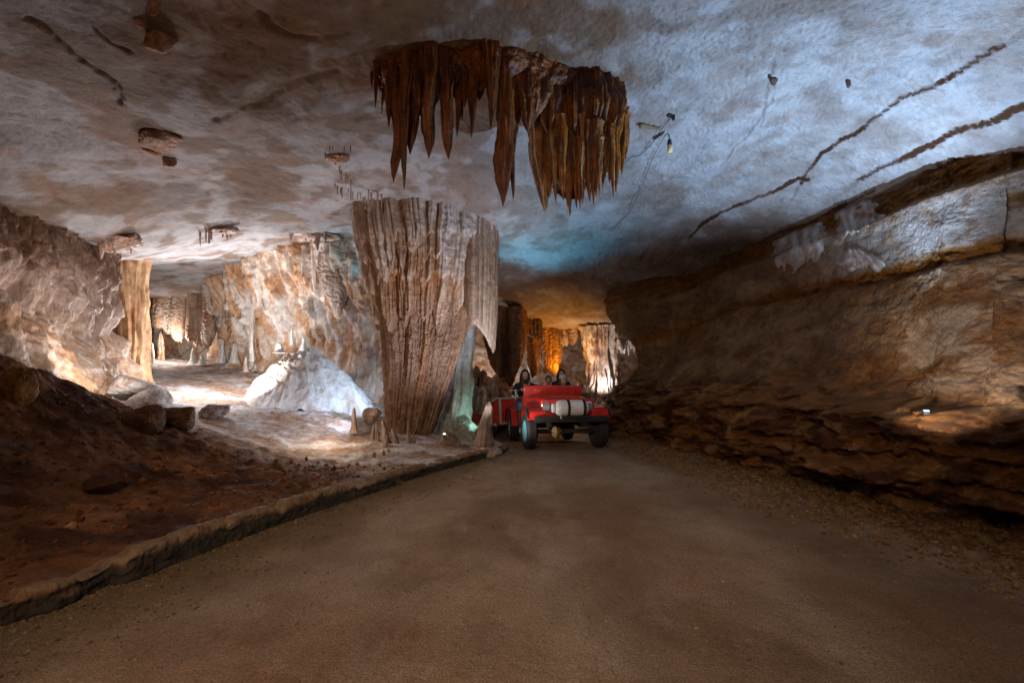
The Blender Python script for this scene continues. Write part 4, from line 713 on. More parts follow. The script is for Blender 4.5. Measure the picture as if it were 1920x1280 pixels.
# ---- loose rocks
def rock(px, py, w, h, seed, c1, c2, lab, rot=0.0, Y=None, mat=M_ROCK, dz=0.0, pl=12, dep=1.0, rough=.06):
    f = on_floor(px, py + h*0.5) if Y is None else P(px, py+h*.5, Y); Y = f[1]; sc = Y/F; c = P(px, py, Y)
    return lump('rock', (c[0], Y + 0.25*w*sc, c[2] - 0.12*h*sc + dz), w*0.55*sc, seed, c1, c2, mat, (1, dep, h/w*1.25), pl, rot, label=lab, rough=rough)
rock(322, 782, 72, 40, 701, (0.20,0.12,0.08), (0.13,0.075,0.05), 'brown angular boulder at the end of the dark bank', 0.05)
rock(394, 770, 50, 28, 702, (0.36,0.31,0.30), (0.24,0.20,0.19), 'grey rock lying alone on the pale path', -0.1)
rock(262, 782, 62, 46, 703, (0.17,0.10,0.06), (0.11,0.06,0.04), 'dark round boulder half sunk in the bank left of the angular one', 0.1)
rock(228, 722, 78, 34, 704, (0.52,0.48,0.46), (0.40,0.34,0.30), 'pale grey slab leaning at the foot of the left wall', -0.35, Y=8.0)
rock(272, 752, 58, 44, 705, (0.66,0.63,0.60), (0.55,0.50,0.46), 'glaring white slab catching the lamp beside the path', -0.6, Y=8.0)
rock(12, 728, 62, 56, 706, (0.34,0.20,0.08), (0.22,0.12,0.05), 'yellow brown boulder on the dark bank at the left picture edge', 0.0, Y=4.9)
rock(839, 836, 36, 34, 707, (0.24,0.18,0.14), (0.17,0.12,0.09), 'brown pointed rock at the right foot of the great column', 0.3, Y=8.15)
rock(866, 846, 30, 14, 708, (0.20,0.14,0.11), (0.14,0.10,0.08), 'flat dark rock between the pointed rock and the leaning stalagmite', 0.0, Y=8.15)
rock(690, 778, 34, 22, 709, (0.50,0.42,0.37), (0.40,0.32,0.27), 'pale block behind the stalagmites left of the great column', 0.0, Y=9.1)
rock(1765, 800, 60, 44, 712, (0.16,0.10,0.06), (0.12,0.07,0.045), 'dark brown block on the right wall ledge under the blue lamp', 0.1, Y=5.0)
rock(1335, 846, 22, 9, 713, (0.20,0.13,0.09), (0.13,0.08,0.05), 'small dark stone at the foot of the right wall', 0.0)
rock(170, 912, 60, 26, 714, (0.10,0.05,0.03), (0.07,0.035,0.02), 'flat dark slab in the red soil bank', 0.05)
rock(130, 985, 17, 9, 715, (0.45,0.30,0.17), (0.38,0.24,0.14), 'small tan stone on the red soil near the kerb', -0.3)
# ---- stalagmites round the foot of the great column
SC1 = (0.34,0.24,0.18); SC2 = (0.20,0.13,0.09)
for i, (px, pb, pxt, pt, w, pr, Y, lab, dr) in enumerate([
    (664,803,664,764,13,STALAG,8.6,'blunt brown stalagmite farthest left of the great column',0),
    (699,822,701,796,9,STALAG,8.5,'left one of the dark twin stalagmites in front of the column',0),
    (708,823,706,794,10,STALAG,8.45,'right one of the dark twin stalagmites in front of the column',0),
    (727,828,717,786,16,STALAG,8.4,'thick rounded stalagmite leaning left against the column foot',0),
    (742,832,735,802,14,STALAG,8.3,'bent stalagmite with a light edge just right of the thick rounded one',0.03),
    (722,838,726,815,11,STALAG,8.0,'dark stub in front of the thick rounded stalagmite',0),
    (769,842,765,784,16,CONE,8.2,'tall sharp white edged stalagmite at the centre of the column foot',0),
    (780,842,775,808,12,CONE,8.25,'small sharp stalagmite to the right of the tall sharp one',0),
    (701,866,702,846,12,STALAG,7.3,'dark stump lowest in front of the column, left',0),
    (720,856,719,842,8,STALAG,7.5,'tiny dark stump just right of the lowest stump',0),
    (729,854,728,840,7,STALAG,7.6,'rightmost tiny dark stump in front of the column',0),
    (903,850,917,752,34,[(0,1.5),(0.08,1.25),(0.3,1.05),(0.55,0.8),(0.75,0.6),(0.92,0.42),(1,0)],8.3,'tall brown stalagmite leaning right beside the vehicle',0)]):
    stand('stalagmite', px, pb, pxt, pt, w, M_FLOW, SC1, SC2, 560+i, lab, 'stalagmite', pr, Y=Y, nu=40, nv=60, fa=0.22, drift=dr)
lump('flowstone_mound', P(903, 848, 8.25), 0.30, 571, (0.44,0.34,0.28), (0.34,0.25,0.2), M_FLOW, (1, 1, 0.32), 8, label='low tan mound under the leaning stalagmite', cat='flowstone mound')
lump('flowstone_mound', P(790, 846, 8.5), 0.55, 572, (0.48,0.38,0.31), (0.36,0.27,0.21), M_FLOW, (1.2, 1, 0.22), 8, label='low cream mound spreading from the front foot of the great column', cat='flowstone mound')
# ---- pale green-lit rock behind the column
stand('flowstone_column', 852, 800, 868, 560, 52, M_FLOW, (0.55,0.52,0.50), (0.42,0.38,0.34), 581, 'pale column in green light behind the great column', 'dripstone column', [(0,1.3),(.3,1),(1,.9)], Y=10.6, nu=90, nv=160, fa=.2)
rock(858, 798, 56, 46, 582, (0.46,0.48,0.44), (0.34,0.36,0.32), 'large green lit boulder at the foot of the pale column', 0.2, Y=10.2, pl=9)
rock(866, 825, 54, 24, 583, (0.34,0.36,0.26), (0.28,0.27,0.2), 'low mossy green lit boulder beside the leaning stalagmite', 0.0, Y=9.4, pl=9)

# ---- far side of the road: curtains, column, nodular rocks
def fcurt(pts, Y, lab, c1, c2, seed, th=0.28, amp=0.15):
    path = [P(p[0], 650, Y)[:2] for p in pts]; path = [(x, y + 0.12*math.sin(i*1.7)) for i, (x, y) in enumerate(path)]
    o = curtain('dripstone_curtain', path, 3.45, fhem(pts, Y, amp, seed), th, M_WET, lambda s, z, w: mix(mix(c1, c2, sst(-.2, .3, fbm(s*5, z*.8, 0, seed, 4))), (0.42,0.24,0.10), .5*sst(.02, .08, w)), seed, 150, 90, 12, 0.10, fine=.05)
    tag(o, lab, 'dripstone curtain', 'dripstone curtains behind the vehicle'); return o
BR1 = (0.20,0.10,0.045); BR2 = (0.11,0.055,0.028)
fcurt([(908,640),(914,668),(925,696),(934,708),(946,712),(955,726),(962,722),(969,698),(979,676),(985,640)], 13.6, 'dark brown curtain hanging left of the driver\'s head', BR1, BR2, 591)
fcurt([(992,690),(998,712),(1004,705),(1009,690)], 14.4, 'narrow brown curtain strip hanging above the driver', BR1, (0.3,0.15,0.05), 592, .3, .1)
fcurt([(982,628),(995,634),(1008,640),(1016,650)], 14.2, 'short high fringe bridging the gap above the driver', BR1, BR2, 593, .25, .12)
fcurt([(1014,668),(1020,705),(1030,700),(1040,708),(1048,680)], 14.8, 'orange glowing curtain behind the passengers', (0.42,0.22,0.07), (0.24,0.12,0.04), 594, .35, .2)
fcurt([(1046,640),(1055,655),(1066,644),(1075,652),(1086,638)], 14.6, 'short pinkish curtain between the orange one and the white column', (0.38,0.27,0.2), BR1, 595, .25, .2)
stand('flowstone_column', 1130, 748, 1124, 612, 62, M_FLOW, (0.52,0.44,0.40), (0.36,0.25,0.19), 596, 'rough white and brown column standing behind the right side of the vehicle', 'dripstone column', [(0,1.5),(0.08,1.2),(0.25,0.95),(0.5,0.82),(0.75,0.95),(0.9,1.05),(1,1.1)], Y=13.9, nu=160, nv=200, fa=.35, bump=.2, fl=12, wob=.01)
for i, (px, pb, pt, w, Y, lab) in enumerate([(878,748,688,18,14.2,'knobbly pink stalagmite nearest the green column'),(893,750,684,16,14.4,'taller knobbly pink stalagmite, second from the green column'),(906,748,692,15,14.3,'knobbly pink stalagmite, third from the green column'),(916,752,704,15,14.0,'short knobbly stalagmite left of the pale pointed slab'),(934,748,700,26,14.6,'pale pointed slab of stone under the dark curtain'),(948,748,704,18,14.7,'narrow pale slab just behind the driver'),(885,764,716,22,12.9,'broad brown stalagmite low in front of the knobbly pink ones'),(905,768,722,24,12.7,'darker broad stalagmite just left of the trailer'),(926,760,716,18,13.2,'brown stalagmite rising behind the trailer edge')]):
    stand('stalagmite', px, pb, px, pt, w*1.25, M_FLOW, (0.46,0.33,0.27), (0.30,0.19,0.14), 600+i, lab, 'stalagmite', [(0,1.3),(0.2,1.05),(0.4,0.8),(0.5,0.95),(0.65,0.7),(0.78,0.8),(0.92,0.5),(1,0)], Y=Y, nu=40, nv=60, fa=.5, bump=.5, wob=.08)
for i, (px, pb, pt, w, lab) in enumerate([(1092,755,722,26,'low pale rubble cone at the left foot of the white column'),(1150,752,726,30,'low white rubble cone at the right foot of the white column'),(1172,748,732,26,'flat white rubble pile nearest the dark opening')]):
    stand('stalagmite', px, pb, px, pt, w*1.3, M_FLOW, (0.58,0.55,0.54), (0.38,0.30,0.26), 620+i, lab, 'stalagmite', CONE, Y=13.2, nu=40, nv=40, fa=.5, bump=.5)
fc = curtain('dripstone_curtain', [P(1158,650,13.5)[:2], P(1178,650,13.8)[:2], P(1200,650,13.6)[:2]], 2.45, lambda u, C: 2.18 - 0.28*teeth(C[:, 0], 12, 77, 1.6)[0] + .02, .12, M_FLOW, lambda s, z, w: mix((0.6,0.55,0.5), (0.42,0.33,0.27), sst(-.2, .3, noise(s*9, z, 0, 6))), 640, 120, 40, 20, .03)
tag(fc, 'thin ledge with a fringe of white straws over the dark opening', 'dripstone curtain', 'dripstone curtains behind the vehicle')

# ---- thin pale calcite sheets on the ledges of the right wall
# ------------------------------------------------------------------ VEHICLE, TRAILER, PEOPLE, CABLES
class MB:
    """collects shapes and links them as one mesh object"""
    def __init__(s): s.bm = bmesh.new()
    def box(s, c, d, bev=0.0, rot=None, seg=2):
        t = bmesh.new(); bmesh.ops.create_cube(t, size=1)
        bmesh.ops.scale(t, vec=d, verts=t.verts)
        if bev: bmesh.ops.bevel(t, geom=list(t.edges), offset=bev, segments=seg, affect='EDGES', profile=0.6)
        if rot: bmesh.ops.rotate(t, cent=(0, 0, 0), matrix=Matrix.Rotation(rot[1], 3, rot[0]), verts=t.verts)
        bmesh.ops.translate(t, vec=c, verts=t.verts); s._add(t); return s
    def _add(s, t):
        me = bpy.data.meshes.new('tmp'); t.to_mesh(me); t.free(); s.bm.from_mesh(me); bpy.data.meshes.remove(me)
    def lathe(s, prof, axis='X', c=(0, 0, 0), n=36):
        th = np.linspace(0, 2*np.pi, n, endpoint=False); rows = []
        for a, r in prof:
            row = []
            for t in th:
                p = {'X': (a, r*math.cos(t), r*math.sin(t)), 'Z': (r*math.cos(t), r*math.sin(t), a), 'Y': (r*math.cos(t), a, r*math.sin(t))}[axis]
                row.append(s.bm.verts.new((p[0]+c[0], p[1]+c[1], p[2]+c[2])))
            rows.append(row)
        for i in range(len(rows)-1):
            for j in range(n): s.bm.faces.new((rows[i][j], rows[i][(j+1) % n], rows[i+1][(j+1) % n], rows[i+1][j]))
        for row in (rows[0], rows[-1]):
            if prof[0 if row is rows[0] else -1][1] > 1e-4: s.bm.faces.new(row)
        return s
    def tube(s, pts, r, n=8):
        pts = [Vector(p) for p in pts]; rows = []
        for i, p in enumerate(pts):
            d = (pts[min(i+1, len(pts)-1)] - pts[max(i-1, 0)]).normalized(); u = d.cross(Vector((0.01, 0.02, 1))).normalized() if abs(d.z) < 0.99 else d.cross(Vector((1, 0, 0))).normalized(); w = d.cross(u)
            rr = r[i] if isinstance(r, (list, tuple)) else r
            rows.append([s.bm.verts.new(p + (u*math.cos(2*math.pi*k/n) + w*math.sin(2*math.pi*k/n))*rr) for k in range(n)])
        for i in range(len(rows)-1):
            for j in range(n): s.bm.faces.new((rows[i][j], rows[i][(j+1) % n], rows[i+1][(j+1) % n], rows[i+1][j]))
        s.bm.faces.new(rows[0]); s.bm.faces.new(rows[-1]); return s
    def prism(s, poly, x0, x1):
        """polygon in (y, z) pushed out along x"""
        a = [s.bm.verts.new((x0, y, z)) for y, z in poly]; b = [s.bm.verts.new((x1, y, z)) for y, z in poly]; n = len(poly)
        s.bm.faces.new(a); s.bm.faces.new(b[::-1])
        for i in range(n): s.bm.faces.new((a[i], b[i], b[(i+1) % n], a[(i+1) % n]))
        return s
    def loft(s, secs):
        rows = [[s.bm.verts.new(p) for p in sec] for sec in secs]; n = len(rows[0])
        for i in range(len(rows)-1):
            for j in range(n-1): s.bm.faces.new((rows[i][j], rows[i][j+1], rows[i+1][j+1], rows[i+1][j]))
        return s
    def build(s, name, mat, parent=None, loc=None):
        bmesh.ops.recalc_face_normals(s.bm, faces=s.bm.faces)
        me = bpy.data.meshes.new(name); s.bm.to_mesh(me); s.bm.free(); me.materials.append(mat)
        me.polygons.foreach_set('use_smooth', [True]*len(me.polygons)); me.set_sharp_from_angle(angle=math.radians(38))
        o = new_obj(name, me, parent)
        if loc is not None: o.location = loc
        return o
RED = plain_mat('red paint', (0.62, 0.024, 0.016), 0.38, var=0.28, coat=0.25, scale=7); DRED = plain_mat('dusty red paint', (0.55, 0.04, 0.02), 0.5, var=0.25, scale=6)
BLK = plain_mat('black rubber', (0.022, 0.021, 0.02), 0.75, var=0.3, bump=.3, scale=60); CHAS = plain_mat('chassis grime', (0.014, 0.012, 0.010), 0.7, var=.4, bump=.3)
TANK = plain_mat('white tank paint', (0.78, 0.77, 0.75), 0.4, var=0.12, scale=12, coat=.2); STEEL = plain_mat('grey steel', (0.34, 0.34, 0.34), 0.4, 0.6); CHROME = plain_mat('chrome', (0.7, 0.7, 0.7), 0.15, 1.0, var=.05)
RIM = plain_mat('cyan lit rim', (0.16, 0.52, 0.66), 0.4, var=.15, scale=20); GLASS = plain_mat('lamp glass', (0.32, 0.31, 0.29), 0.12, 0.3, coat=1, var=.05); ORG = plain_mat('amber reflector', (0.9, 0.25, 0.02), 0.3)  # rim blue is cyan lamplight put into its colour
WOOD = plain_mat('brown board', (0.17, 0.11, 0.05), 0.7, var=.35, scale=10); WFR = plain_mat('pale trailer frame', (0.5, 0.5, 0.5), 0.5); DIFF = plain_mat('rusty axle housing', (0.33, 0.20, 0.09), 0.65, var=.4, bump=.4)
JACK = plain_mat('black jacket', (0.018, 0.02, 0.024), 0.8, var=.3, bump=.2); JEAN = plain_mat('blue jeans', (0.10, 0.15, 0.24), 0.85, var=.2); SKIN = plain_mat('skin', (0.58, 0.36, 0.28), 0.55, var=.08); HAIRD = plain_mat('dark hair', (0.022, 0.014, 0.01), 0.6, var=.3, scale=80); HAIRB = plain_mat('brown hair', (0.10, 0.05, 0.028), 0.6, var=.3, scale=80)
CAPM = plain_mat('faded cap', (0.36, 0.30, 0.29), 0.85); COAT = plain_mat('dark olive coat', (0.045, 0.04, 0.03), 0.85); EYE = plain_mat('eye', (0.02, 0.015, 0.01), 0.2); LIP = plain_mat('lips', (0.36, 0.14, 0.12), 0.5)
def wheel(root, x, y, r=0.34, w=0.21, rimm=RIM, side=-1, tilt=0.0):
    t = MB(); h = w/2
    t.lathe([(-h*.75, r*.60), (-h, r*.68), (-h, r*.86), (-h*.86, r*.95), (-h*.6, r*.99), (-h*.58, r*.975), (-h*.5, r*.975), (-h*.48, r), (-h*.2, r), (-h*.18, r*.975), (-h*.1, r*.975), (-h*.08, r), (h*.08, r), (h*.1, r*.975), (h*.18, r*.975), (h*.2, r), (h*.48, r), (h*.5, r*.975), (h*.58, r*.975), (h*.6, r*.99), (h*.86, r*.95), (h, r*.86), (h, r*.68), (h*.75, r*.60)], 'X', n=48)
    whl = t.build('wheel', BLK, root, (x, y, r)); whl.rotation_euler = (0, 0, tilt)
    m = MB(); m.lathe([(-h*.8, r*.61), (-h*.7, r*.56), (-h*.35, r*.50), (-h*.30, r*.30), (-h*.55, r*.22), (-h*.6, r*.10), (-h*.6, 0.0)] if side < 0 else [(h*.8, r*.61), (h*.7, r*.56), (h*.35, r*.50), (h*.30, r*.30), (h*.55, r*.22), (h*.6, r*.10), (h*.6, 0.0)], 'X', n=36)
    for k in range(5):
        a = k*2*math.pi/5; m.lathe([(side*h*.42, 0.018), (side*h*.30, 0.018)], 'X', (0, r*.40*math.cos(a), r*.40*math.sin(a)), 8)
    m.build('rim', rimm, whl); return whl
car = empty('offroad_vehicle', (1.03, 9.05, float(roadZ(1.03, 9.05))), math.radians(8)); car.rotation_euler = (math.radians(-4.6), 0, math.radians(8))
tag(car, 'red open-top off-road vehicle with a white gas tank strapped across its front', 'off-road car')
wheel(car, -0.70, 0.0, tilt=0.06); wheel(car, 0.70, 0.0, side=1, tilt=0.06); wheel(car, -0.68, 2.35); wheel(car, 0.68, 2.35, side=1)
# bonnet
def sec(y, hw, zt, zb, cr=0.10, crown=0.03, n=9):
    pts = [(-hw, y, zb), (-hw, y, zt-cr)]
    pts += [(-hw+cr*(1-math.cos(a)), y, zt-cr+cr*math.sin(a)) for a in np.linspace(0.2, math.pi/2, 5)]
    pts += [(u*(hw-cr), y, zt+crown*(1-u*u)) for u in np.linspace(-.9, .9, n)]
    return pts + [(-p[0], p[1], p[2]) for p in pts[:7]][::-1]
b = MB(); b.loft([sec(-.31, .44, .84, .60, .05), sec(-.30, .47, .90, .58), sec(-.22, .49, .955, .56), sec(.1, .53, .985, .56), (sec(.5, .59, 1.02, .56)), sec(.84, .64, 1.05, .56)]); b.build('bonnet', RED, car)
g = MB(); g.box((0, -.315, .72), (1.02, .03, .42), .012); gr = g.build('grille', RED, car)
g = MB()
for k in range(7): g.box((-.21+k*.07, -.334, .74), (.028, .012, .26), .004)
g.build('grille_slot', CHAS, gr)
for sx in (-1, 1):
    h = MB(); h.lathe([(-.355, 0.0), (-.352, .05), (-.345, .078), (-.335, .082)], 'Y', (sx*.42, 0, .79), 28); hl = h.build('headlight', GLASS, car)
    MB().lathe([(-.332, .082), (-.348, .086), (-.345, .097), (-.33, .1)], 'Y', (sx*.42, 0, .79), 28).build('bezel', CHROME, hl)
    f = MB(); x0, x1 = sx*.45, sx*.80
    pr = [(-.40, .60), (-.41, .70), (-.30, .775), (-.1, .80), (.25, .80), (.42, .74), (.52, .55), (.55, .42)]
    secs = [[(x0, y, z), (x1, y, z), (x1, y, z-.045), (x0, y, z-.045)] for y, z in pr]; f.loft([s_ + [s_[0]] for s_ in secs]); fd = f.build('front_fender', RED, car)
    e = MB(); e.tube([(sx*.80, y, z-.02) for y, z in pr], .028, 8); e.build('flare', BLK, fd)
    r_ = MB(); pr2 = [(1.90, .42), (1.93, .60), (2.05, .76), (2.25, .80), (2.5, .80), (2.68, .72), (2.78, .5)]
    x0, x1 = sx*.60, sx*.80; secs = [[(x0, y, z), (x1, y, z), (x1, y, z-.045), (x0, y, z-.045)] for y, z in pr2]; r_.loft([s_+[s_[0]] for s_ in secs]); rf = r_.build('rear_fender', RED, car)
    MB().tube([(sx*.80, y, z-.02) for y, z in pr2], .026, 8).build('flare', BLK, rf)
    # body side with the low door opening
    s_ = MB(); s_.prism([(.84, .42), (.84, 1.06), (1.02, 1.06), (1.10, .98), (1.14, .62), (1.24, .54), (1.60, .54), (1.72, .62), (1.78, .95), (1.86, 1.0), (2.95, 1.0), (2.95, .45), (2.80, .45), (2.76, .66), (2.60, .79), (2.1, .79), (1.95, .66), (1.9, .42)], sx*.62, sx*.655)
    sd = s_.build('body_side', RED, car)
    MB().box((sx*.665, 1.84, .50), (.012, .05, .10), .004).build('reflector', ORG, sd)
MB().box((0, .89, 1.12), (1.31, .10, .30), .03).build('cowl', RED, car)
MB().box((0, 1.9, .45), (1.24, 2.1, .05), .01).box((0, 2.95, .72), (1.28, .04, .54), .012).build('tub_floor', DRED, car)
t = MB(); L_ = .31; r_ = .15; t.lathe([(-L_-.02, 0.0), (-L_-.018, .05), (-L_, .09), (-L_+.05, .14), (-L_+.11, r_), (L_-.11, r_), (L_-.05, .14), (L_, .09), (L_+.018, .05), (L_+.02, 0)], 'X', (.03, -.50, .77), 40)
tk = t.build('gas_tank', TANK, car); MB().lathe([(-L_-.06, .085), (-L_-.02, .085)], 'X', (.03, -.50, .77), 28).build('collar', TANK, tk)
for xs in (-.08, .22): MB().lathe([(xs-.025, r_+.004), (xs-.025, r_+.010), (xs+.025, r_+.010), (xs+.025, r_+.004)], 'X', (.03, -.50, .77), 40).build('strap', CHAS, tk)
MB().lathe([(-.03, .02), (.05, .02), (.05, .0)], 'Z', (-.2, -.60, .60), 12).build('valve', STEEL, tk)
MB().box((.02, -.50, .565), (1.40, .12, .12), .02).box((-.35, -.35, .56), (.07, .4, .09), .01).box((.35, -.35, .56), (.07, .4, .09), .01).box((.13, -.50, .60), (.5, .2, .03), .008).build('bumper', CHAS, car)
MB().tube([(-.62, 0, .34), (-.2, 0, .33), (.25, 0, .33), (.62, 0, .34)], .04, 10).tube([(-.6, 2.35, .34), (.6, 2.35, .34)], .045, 10).box((-.36, 1.2, .47), (.07, 3.2, .1), .01).box((.36, 1.2, .47), (.07, 3.2, .1), .01).tube([(-.55, -.12, .30), (.55, -.10, .30)], .018, 8).box((0, .7, .42), (.4, .7, .12), .03).build('chassis', CHAS, car)
MB().lathe([(-.12, .04), (-.10, .10), (0, .135), (.08, .10), (.12, .05)], 'X', (-.18, -.02, .31), 20).build('axle_housing', DIFF, car)
MB().lathe([(-.01, 0), (-.012, .05), (.0, .065), (.05, .06), (.08, .03), (.085, 0)], 'Y', (.62, .86, 1.25), 24).tube([(.62, .9, 1.12), (.62, .9, 1.22)], .012).build('cowl_lamp', CHROME, car)
MB().tube([(-.52, .88, 1.27), (-.52, .90, 1.36), (-.27, .90, 1.36), (-.27, .88, 1.27)], .013, 8).build('grab_bar', STEEL, car)
MB().tube([(-.66, 1.02, 1.0), (-.80, 1.00, 1.02), (-.80, 1.0, 1.16)], .014, 8).box((-.86, 1.0, 1.17), (.16, .03, .025), .006).box((-.80, .99, 1.08), (.05, .03, .22), .008).build('side_mirror', STEEL, car)
n_ = 24; st_ = MB(); ring = [(-.38 + .18*math.cos(2*math.pi*k/n_), 1.20 + .08*math.sin(2*math.pi*k/n_), 1.16 + .16*math.sin(2*math.pi*k/n_)) for k in range(n_+1)]; st_.tube(ring, .013, 8).tube([(-.38, .95, 1.0), (-.38, 1.2, 1.16)], .015, 8).tube([(-.56, 1.2, 1.16), (-.2, 1.2, 1.16)], .010, 6).build('steering_wheel', BLK, car)
for sx in (-.36, .36):
    MB().box((sx, 1.62, .68), (.46, .46, .14), .04).box((sx, 1.86, .92), (.46, .12, .44), .04, ('X', -.15)).build('seat', BLK, car)
MB().box((0, 2.55, .70), (1.1, .4, .12), .04).box((0, 2.76, .90), (1.1, .1, .36), .03).build('rear_seat', BLK, car)
MB().box((.98, 1.95, .93), (.40, .035, .42), .006).box((.80, 1.93, .93), (.03, .05, .46), .005).box((1.17, 1.93, .93), (.03, .05, .46), .005).box((.75, 1.98, .74), (.3, .05, .05), .01).build('side_board', WOOD, car)

# trailer coming round the bend behind
tr_ = empty('passenger_trailer', (-0.32, 12.15, -0.28)); tr_.rotation_euler = (math.radians(-5), 0, math.radians(30)); tag(tr_, 'red open passenger trailer with a pale frame, towed behind the off-road vehicle', 'trailer')
MB().prism([(0, .42), (0, 1.05), (.06, 1.07), (.65, .92), (2.6, .92), (2.6, .34), (.3, .34)], 0.0, 0.035).prism([(0, .42), (0, 1.05), (.06, 1.07), (.65, .92), (2.6, .92), (2.6, .34), (.3, .34)], 1.25, 1.285).box((.64, 1.4, .38), (1.25, 2.5, .06), .01).build('body', DRED, tr_)
MB().box((.64, -.02, .74), (1.2, .03, .60), .006).build('front_panel', RED, tr_)
MB().box((.02, -.05, .74), (.055, .04, .68), .006).box((.64, -.05, 1.07), (1.3, .05, .05), .008).box((.64, -.05, .41), (1.3, .05, .05), .008).box((1.26, -.05, .74), (.055, .04, .68), .006).box((-.02, .33, 1.0), (.04, .70, .045), .008, ('X', -.25)).box((-.02, 1.6, .93), (.04, 1.95, .045), .008).box((-.02, 1.4, .38), (.04, 2.5, .06), .008).build('frame', WFR, tr_)
wheel(tr_, .0, .55, .27, .16, WOOD); wheel(tr_, 1.28, .55, .27, .16, WOOD, 1); wheel(tr_, .0, 2.2, .27, .16, WOOD); wheel(tr_, 1.28, 2.2, .27, .16, WOOD, 1)
for k in range(3): MB().box((.64, .5+.8*k, .72), (1.15, .34, .05), .01).box((.64, .68+.8*k, .92), (1.15, .04, .3), .01).build('bench', WOOD, tr_)
MB().tube([(.5, -.03, .42), (.75, -.75, .40)], .03).tube([(.8, -.03, .42), (.78, -.75, .40)], .03).build('drawbar', CHAS, tr_)

# ---- people
def skin_obj(name, V, E, R, mat, parent=None, sub=2, root=0):
    me = bpy.data.meshes.new(name); me.from_pydata([tuple(v) for v in V], E, []); o = new_obj(name, me, parent)
    md = o.modifiers.new('Skin', 'SKIN'); sl = me.skin_vertices[0] if len(me.skin_vertices) else None
    if sl is None:
        bm = bmesh.new(); bm.from_mesh(me); bm.verts.layers.skin.verify(); bm.to_mesh(me); bm.free(); sl = me.skin_vertices[0]
    for i, r in enumerate(R): sl.data[i].radius = r if isinstance(r, tuple) else (r, r); sl.data[i].use_root = (i == root)
    md.use_smooth_shade = True; sb = o.modifiers.new('Sub', 'SUBSURF'); sb.levels = sb.render_levels = sub; me.materials.append(mat); return o
def person(loc, rz, label, top, legs, hair, cap=None, scale=1.0, long_hair=False, arms='wheel', tilt=0.0):
    root = empty('person', loc, rz); root.scale = (scale,)*3; tag(root, label, 'person', None)
    hx, hy, hz = 0.0 + tilt, -0.04, 0.68
    V = [(0, 0, 0), (0, .01, .14), (0, .02, .30), (0, .02, .43), (0, .0, .51), (hx*.6, -.01, .565), (hx, -.035, .625), (hx, -.02, .70), (hx, -.01, .765)]
    R = [(.15, .11), (.135, .10), (.16, .105), (.13, .085), .052, .05, (.068, .078), (.080, .098), (.05, .06)]
    E = [(i, i+1) for i in range(8)]
    V.append((hx, -.135, .655)); R.append(.013); E.append((6, 9))           # nose
    hands = []
    for sx in (-1, 1):
        n = len(V); hd = (sx*.13, -.50, .36) if arms == 'wheel' else (sx*.10, -.34, .06)
        V += [(sx*.17, .02, .41), (sx*.25, -.05, .22), tuple(np.array(hd)+(0, .06, 0)), hd, tuple(np.array(hd)+(0, -.05, -.005))]; R += [.062, .045, .028, (.034, .018), (.036, .015)]
        E += [(3, n), (n, n+1), (n+1, n+2), (n+2, n+3), (n+3, n+4)]; q = np.array(V[n+4])
        for f in range(4):
            k = len(V); o_ = (f-1.5)*.019; L = (.030, .036, .034, .026)[f]
            V += [tuple(q+(o_, -.02, .004)), tuple(q+(o_, -.02-L, -.004)), tuple(q+(o_, -.025-L, -.032))]; R += [.009, .008, .007]; E += [(n+4, k), (k, k+1), (k+1, k+2)]
        k = len(V); V += [tuple(np.array(hd)+(-sx*.035, -.02, .005)), tuple(np.array(hd)+(-sx*.048, -.05, -.012))]; R += [.011, .009]; E += [(n+3, k), (k, k+1)]
        n = len(V); V += [(sx*.09, -.03, -.02), (sx*.13, -.44, .03), (sx*.13, -.50, -.36), (sx*.13, -.62, -.40)]; R += [.085, .062, .040, .035]; E += [(0, n), (n, n+1), (n+1, n+2), (n+2, n+3)]
    skin_obj('body', V, E, R, SKIN, root)
    jv = [(0, 0, -.03), (0, .01, .14), (0, .02, .30), (0, .02, .42), (0, .005, .505)]; jr = [(.175, .135), (.16, .125), (.185, .13), (.155, .11), .072]; je = [(i, i+1) for i in range(4)]
    for sx in (-1, 1):
        hd = np.array((sx*.13, -.44, .36) if arms == 'wheel' else (sx*.10, -.28, .06)); n = len(jv); jv += [(sx*.18, .02, .415), (sx*.26, -.05, .215), tuple(hd)]; jr += [.082, .062, .044]; je += [(3, n), (n, n+1), (n+1, n+2)]
    skin_obj('jacket', jv, je, jr, top, root)
    tv = [(0, 0, -.02)]; trr = [(.165, .125)]; te = []
    for sx in (-1, 1): n = len(tv); tv += [(sx*.10, -.05, -.02), (sx*.135, -.44, .03), (sx*.135, -.50, -.34)]; trr += [.10, .078, .058]; te += [(0, n), (n, n+1), (n+1, n+2)]
    skin_obj('trousers', tv, te, trr, legs, root)
    hm = MB(); th = np.linspace(0, 2*np.pi, 29); bottom = .46 if long_hair else .63
    secs = []
    for v in np.linspace(0, 1, 12):
        z = .805 - v*(.805-bottom); row = []
        for t in th:
            face = max(0.0, -math.sin(t)); r1 = math.sqrt(max(0, 1-((z-.69)/.118)**2)) if z > .69 else 1.0
            rx = (.092 + (.05*v if long_hair else 0))*r1; ry = (.112 + (.02*v if long_hair else 0))*r1
            if z < .745 and face > .35: rx *= 1 - 0.0*face; ry *= 1 - 0.55*min(1, (face-.30)*2.6)
            row.append((hx + rx*math.cos(t)*(1+.03*math.sin(5*t+9*v)), -.015 + ry*math.sin(t), z))
        secs.append(row)
    hm.loft(secs); hm.build('hair', hair, root)
    for sx in (-1, 1): MB().lathe([(-.011, 0), (-.007, .008), (0, .011), (.007, .008), (.011, 0)], 'Y', (hx+sx*.032, -.108, .695), 10).build('eye', EYE, root)
    MB().box((hx, -.112, .615), (.045, .012, .012), .004).build('mouth', LIP, root)
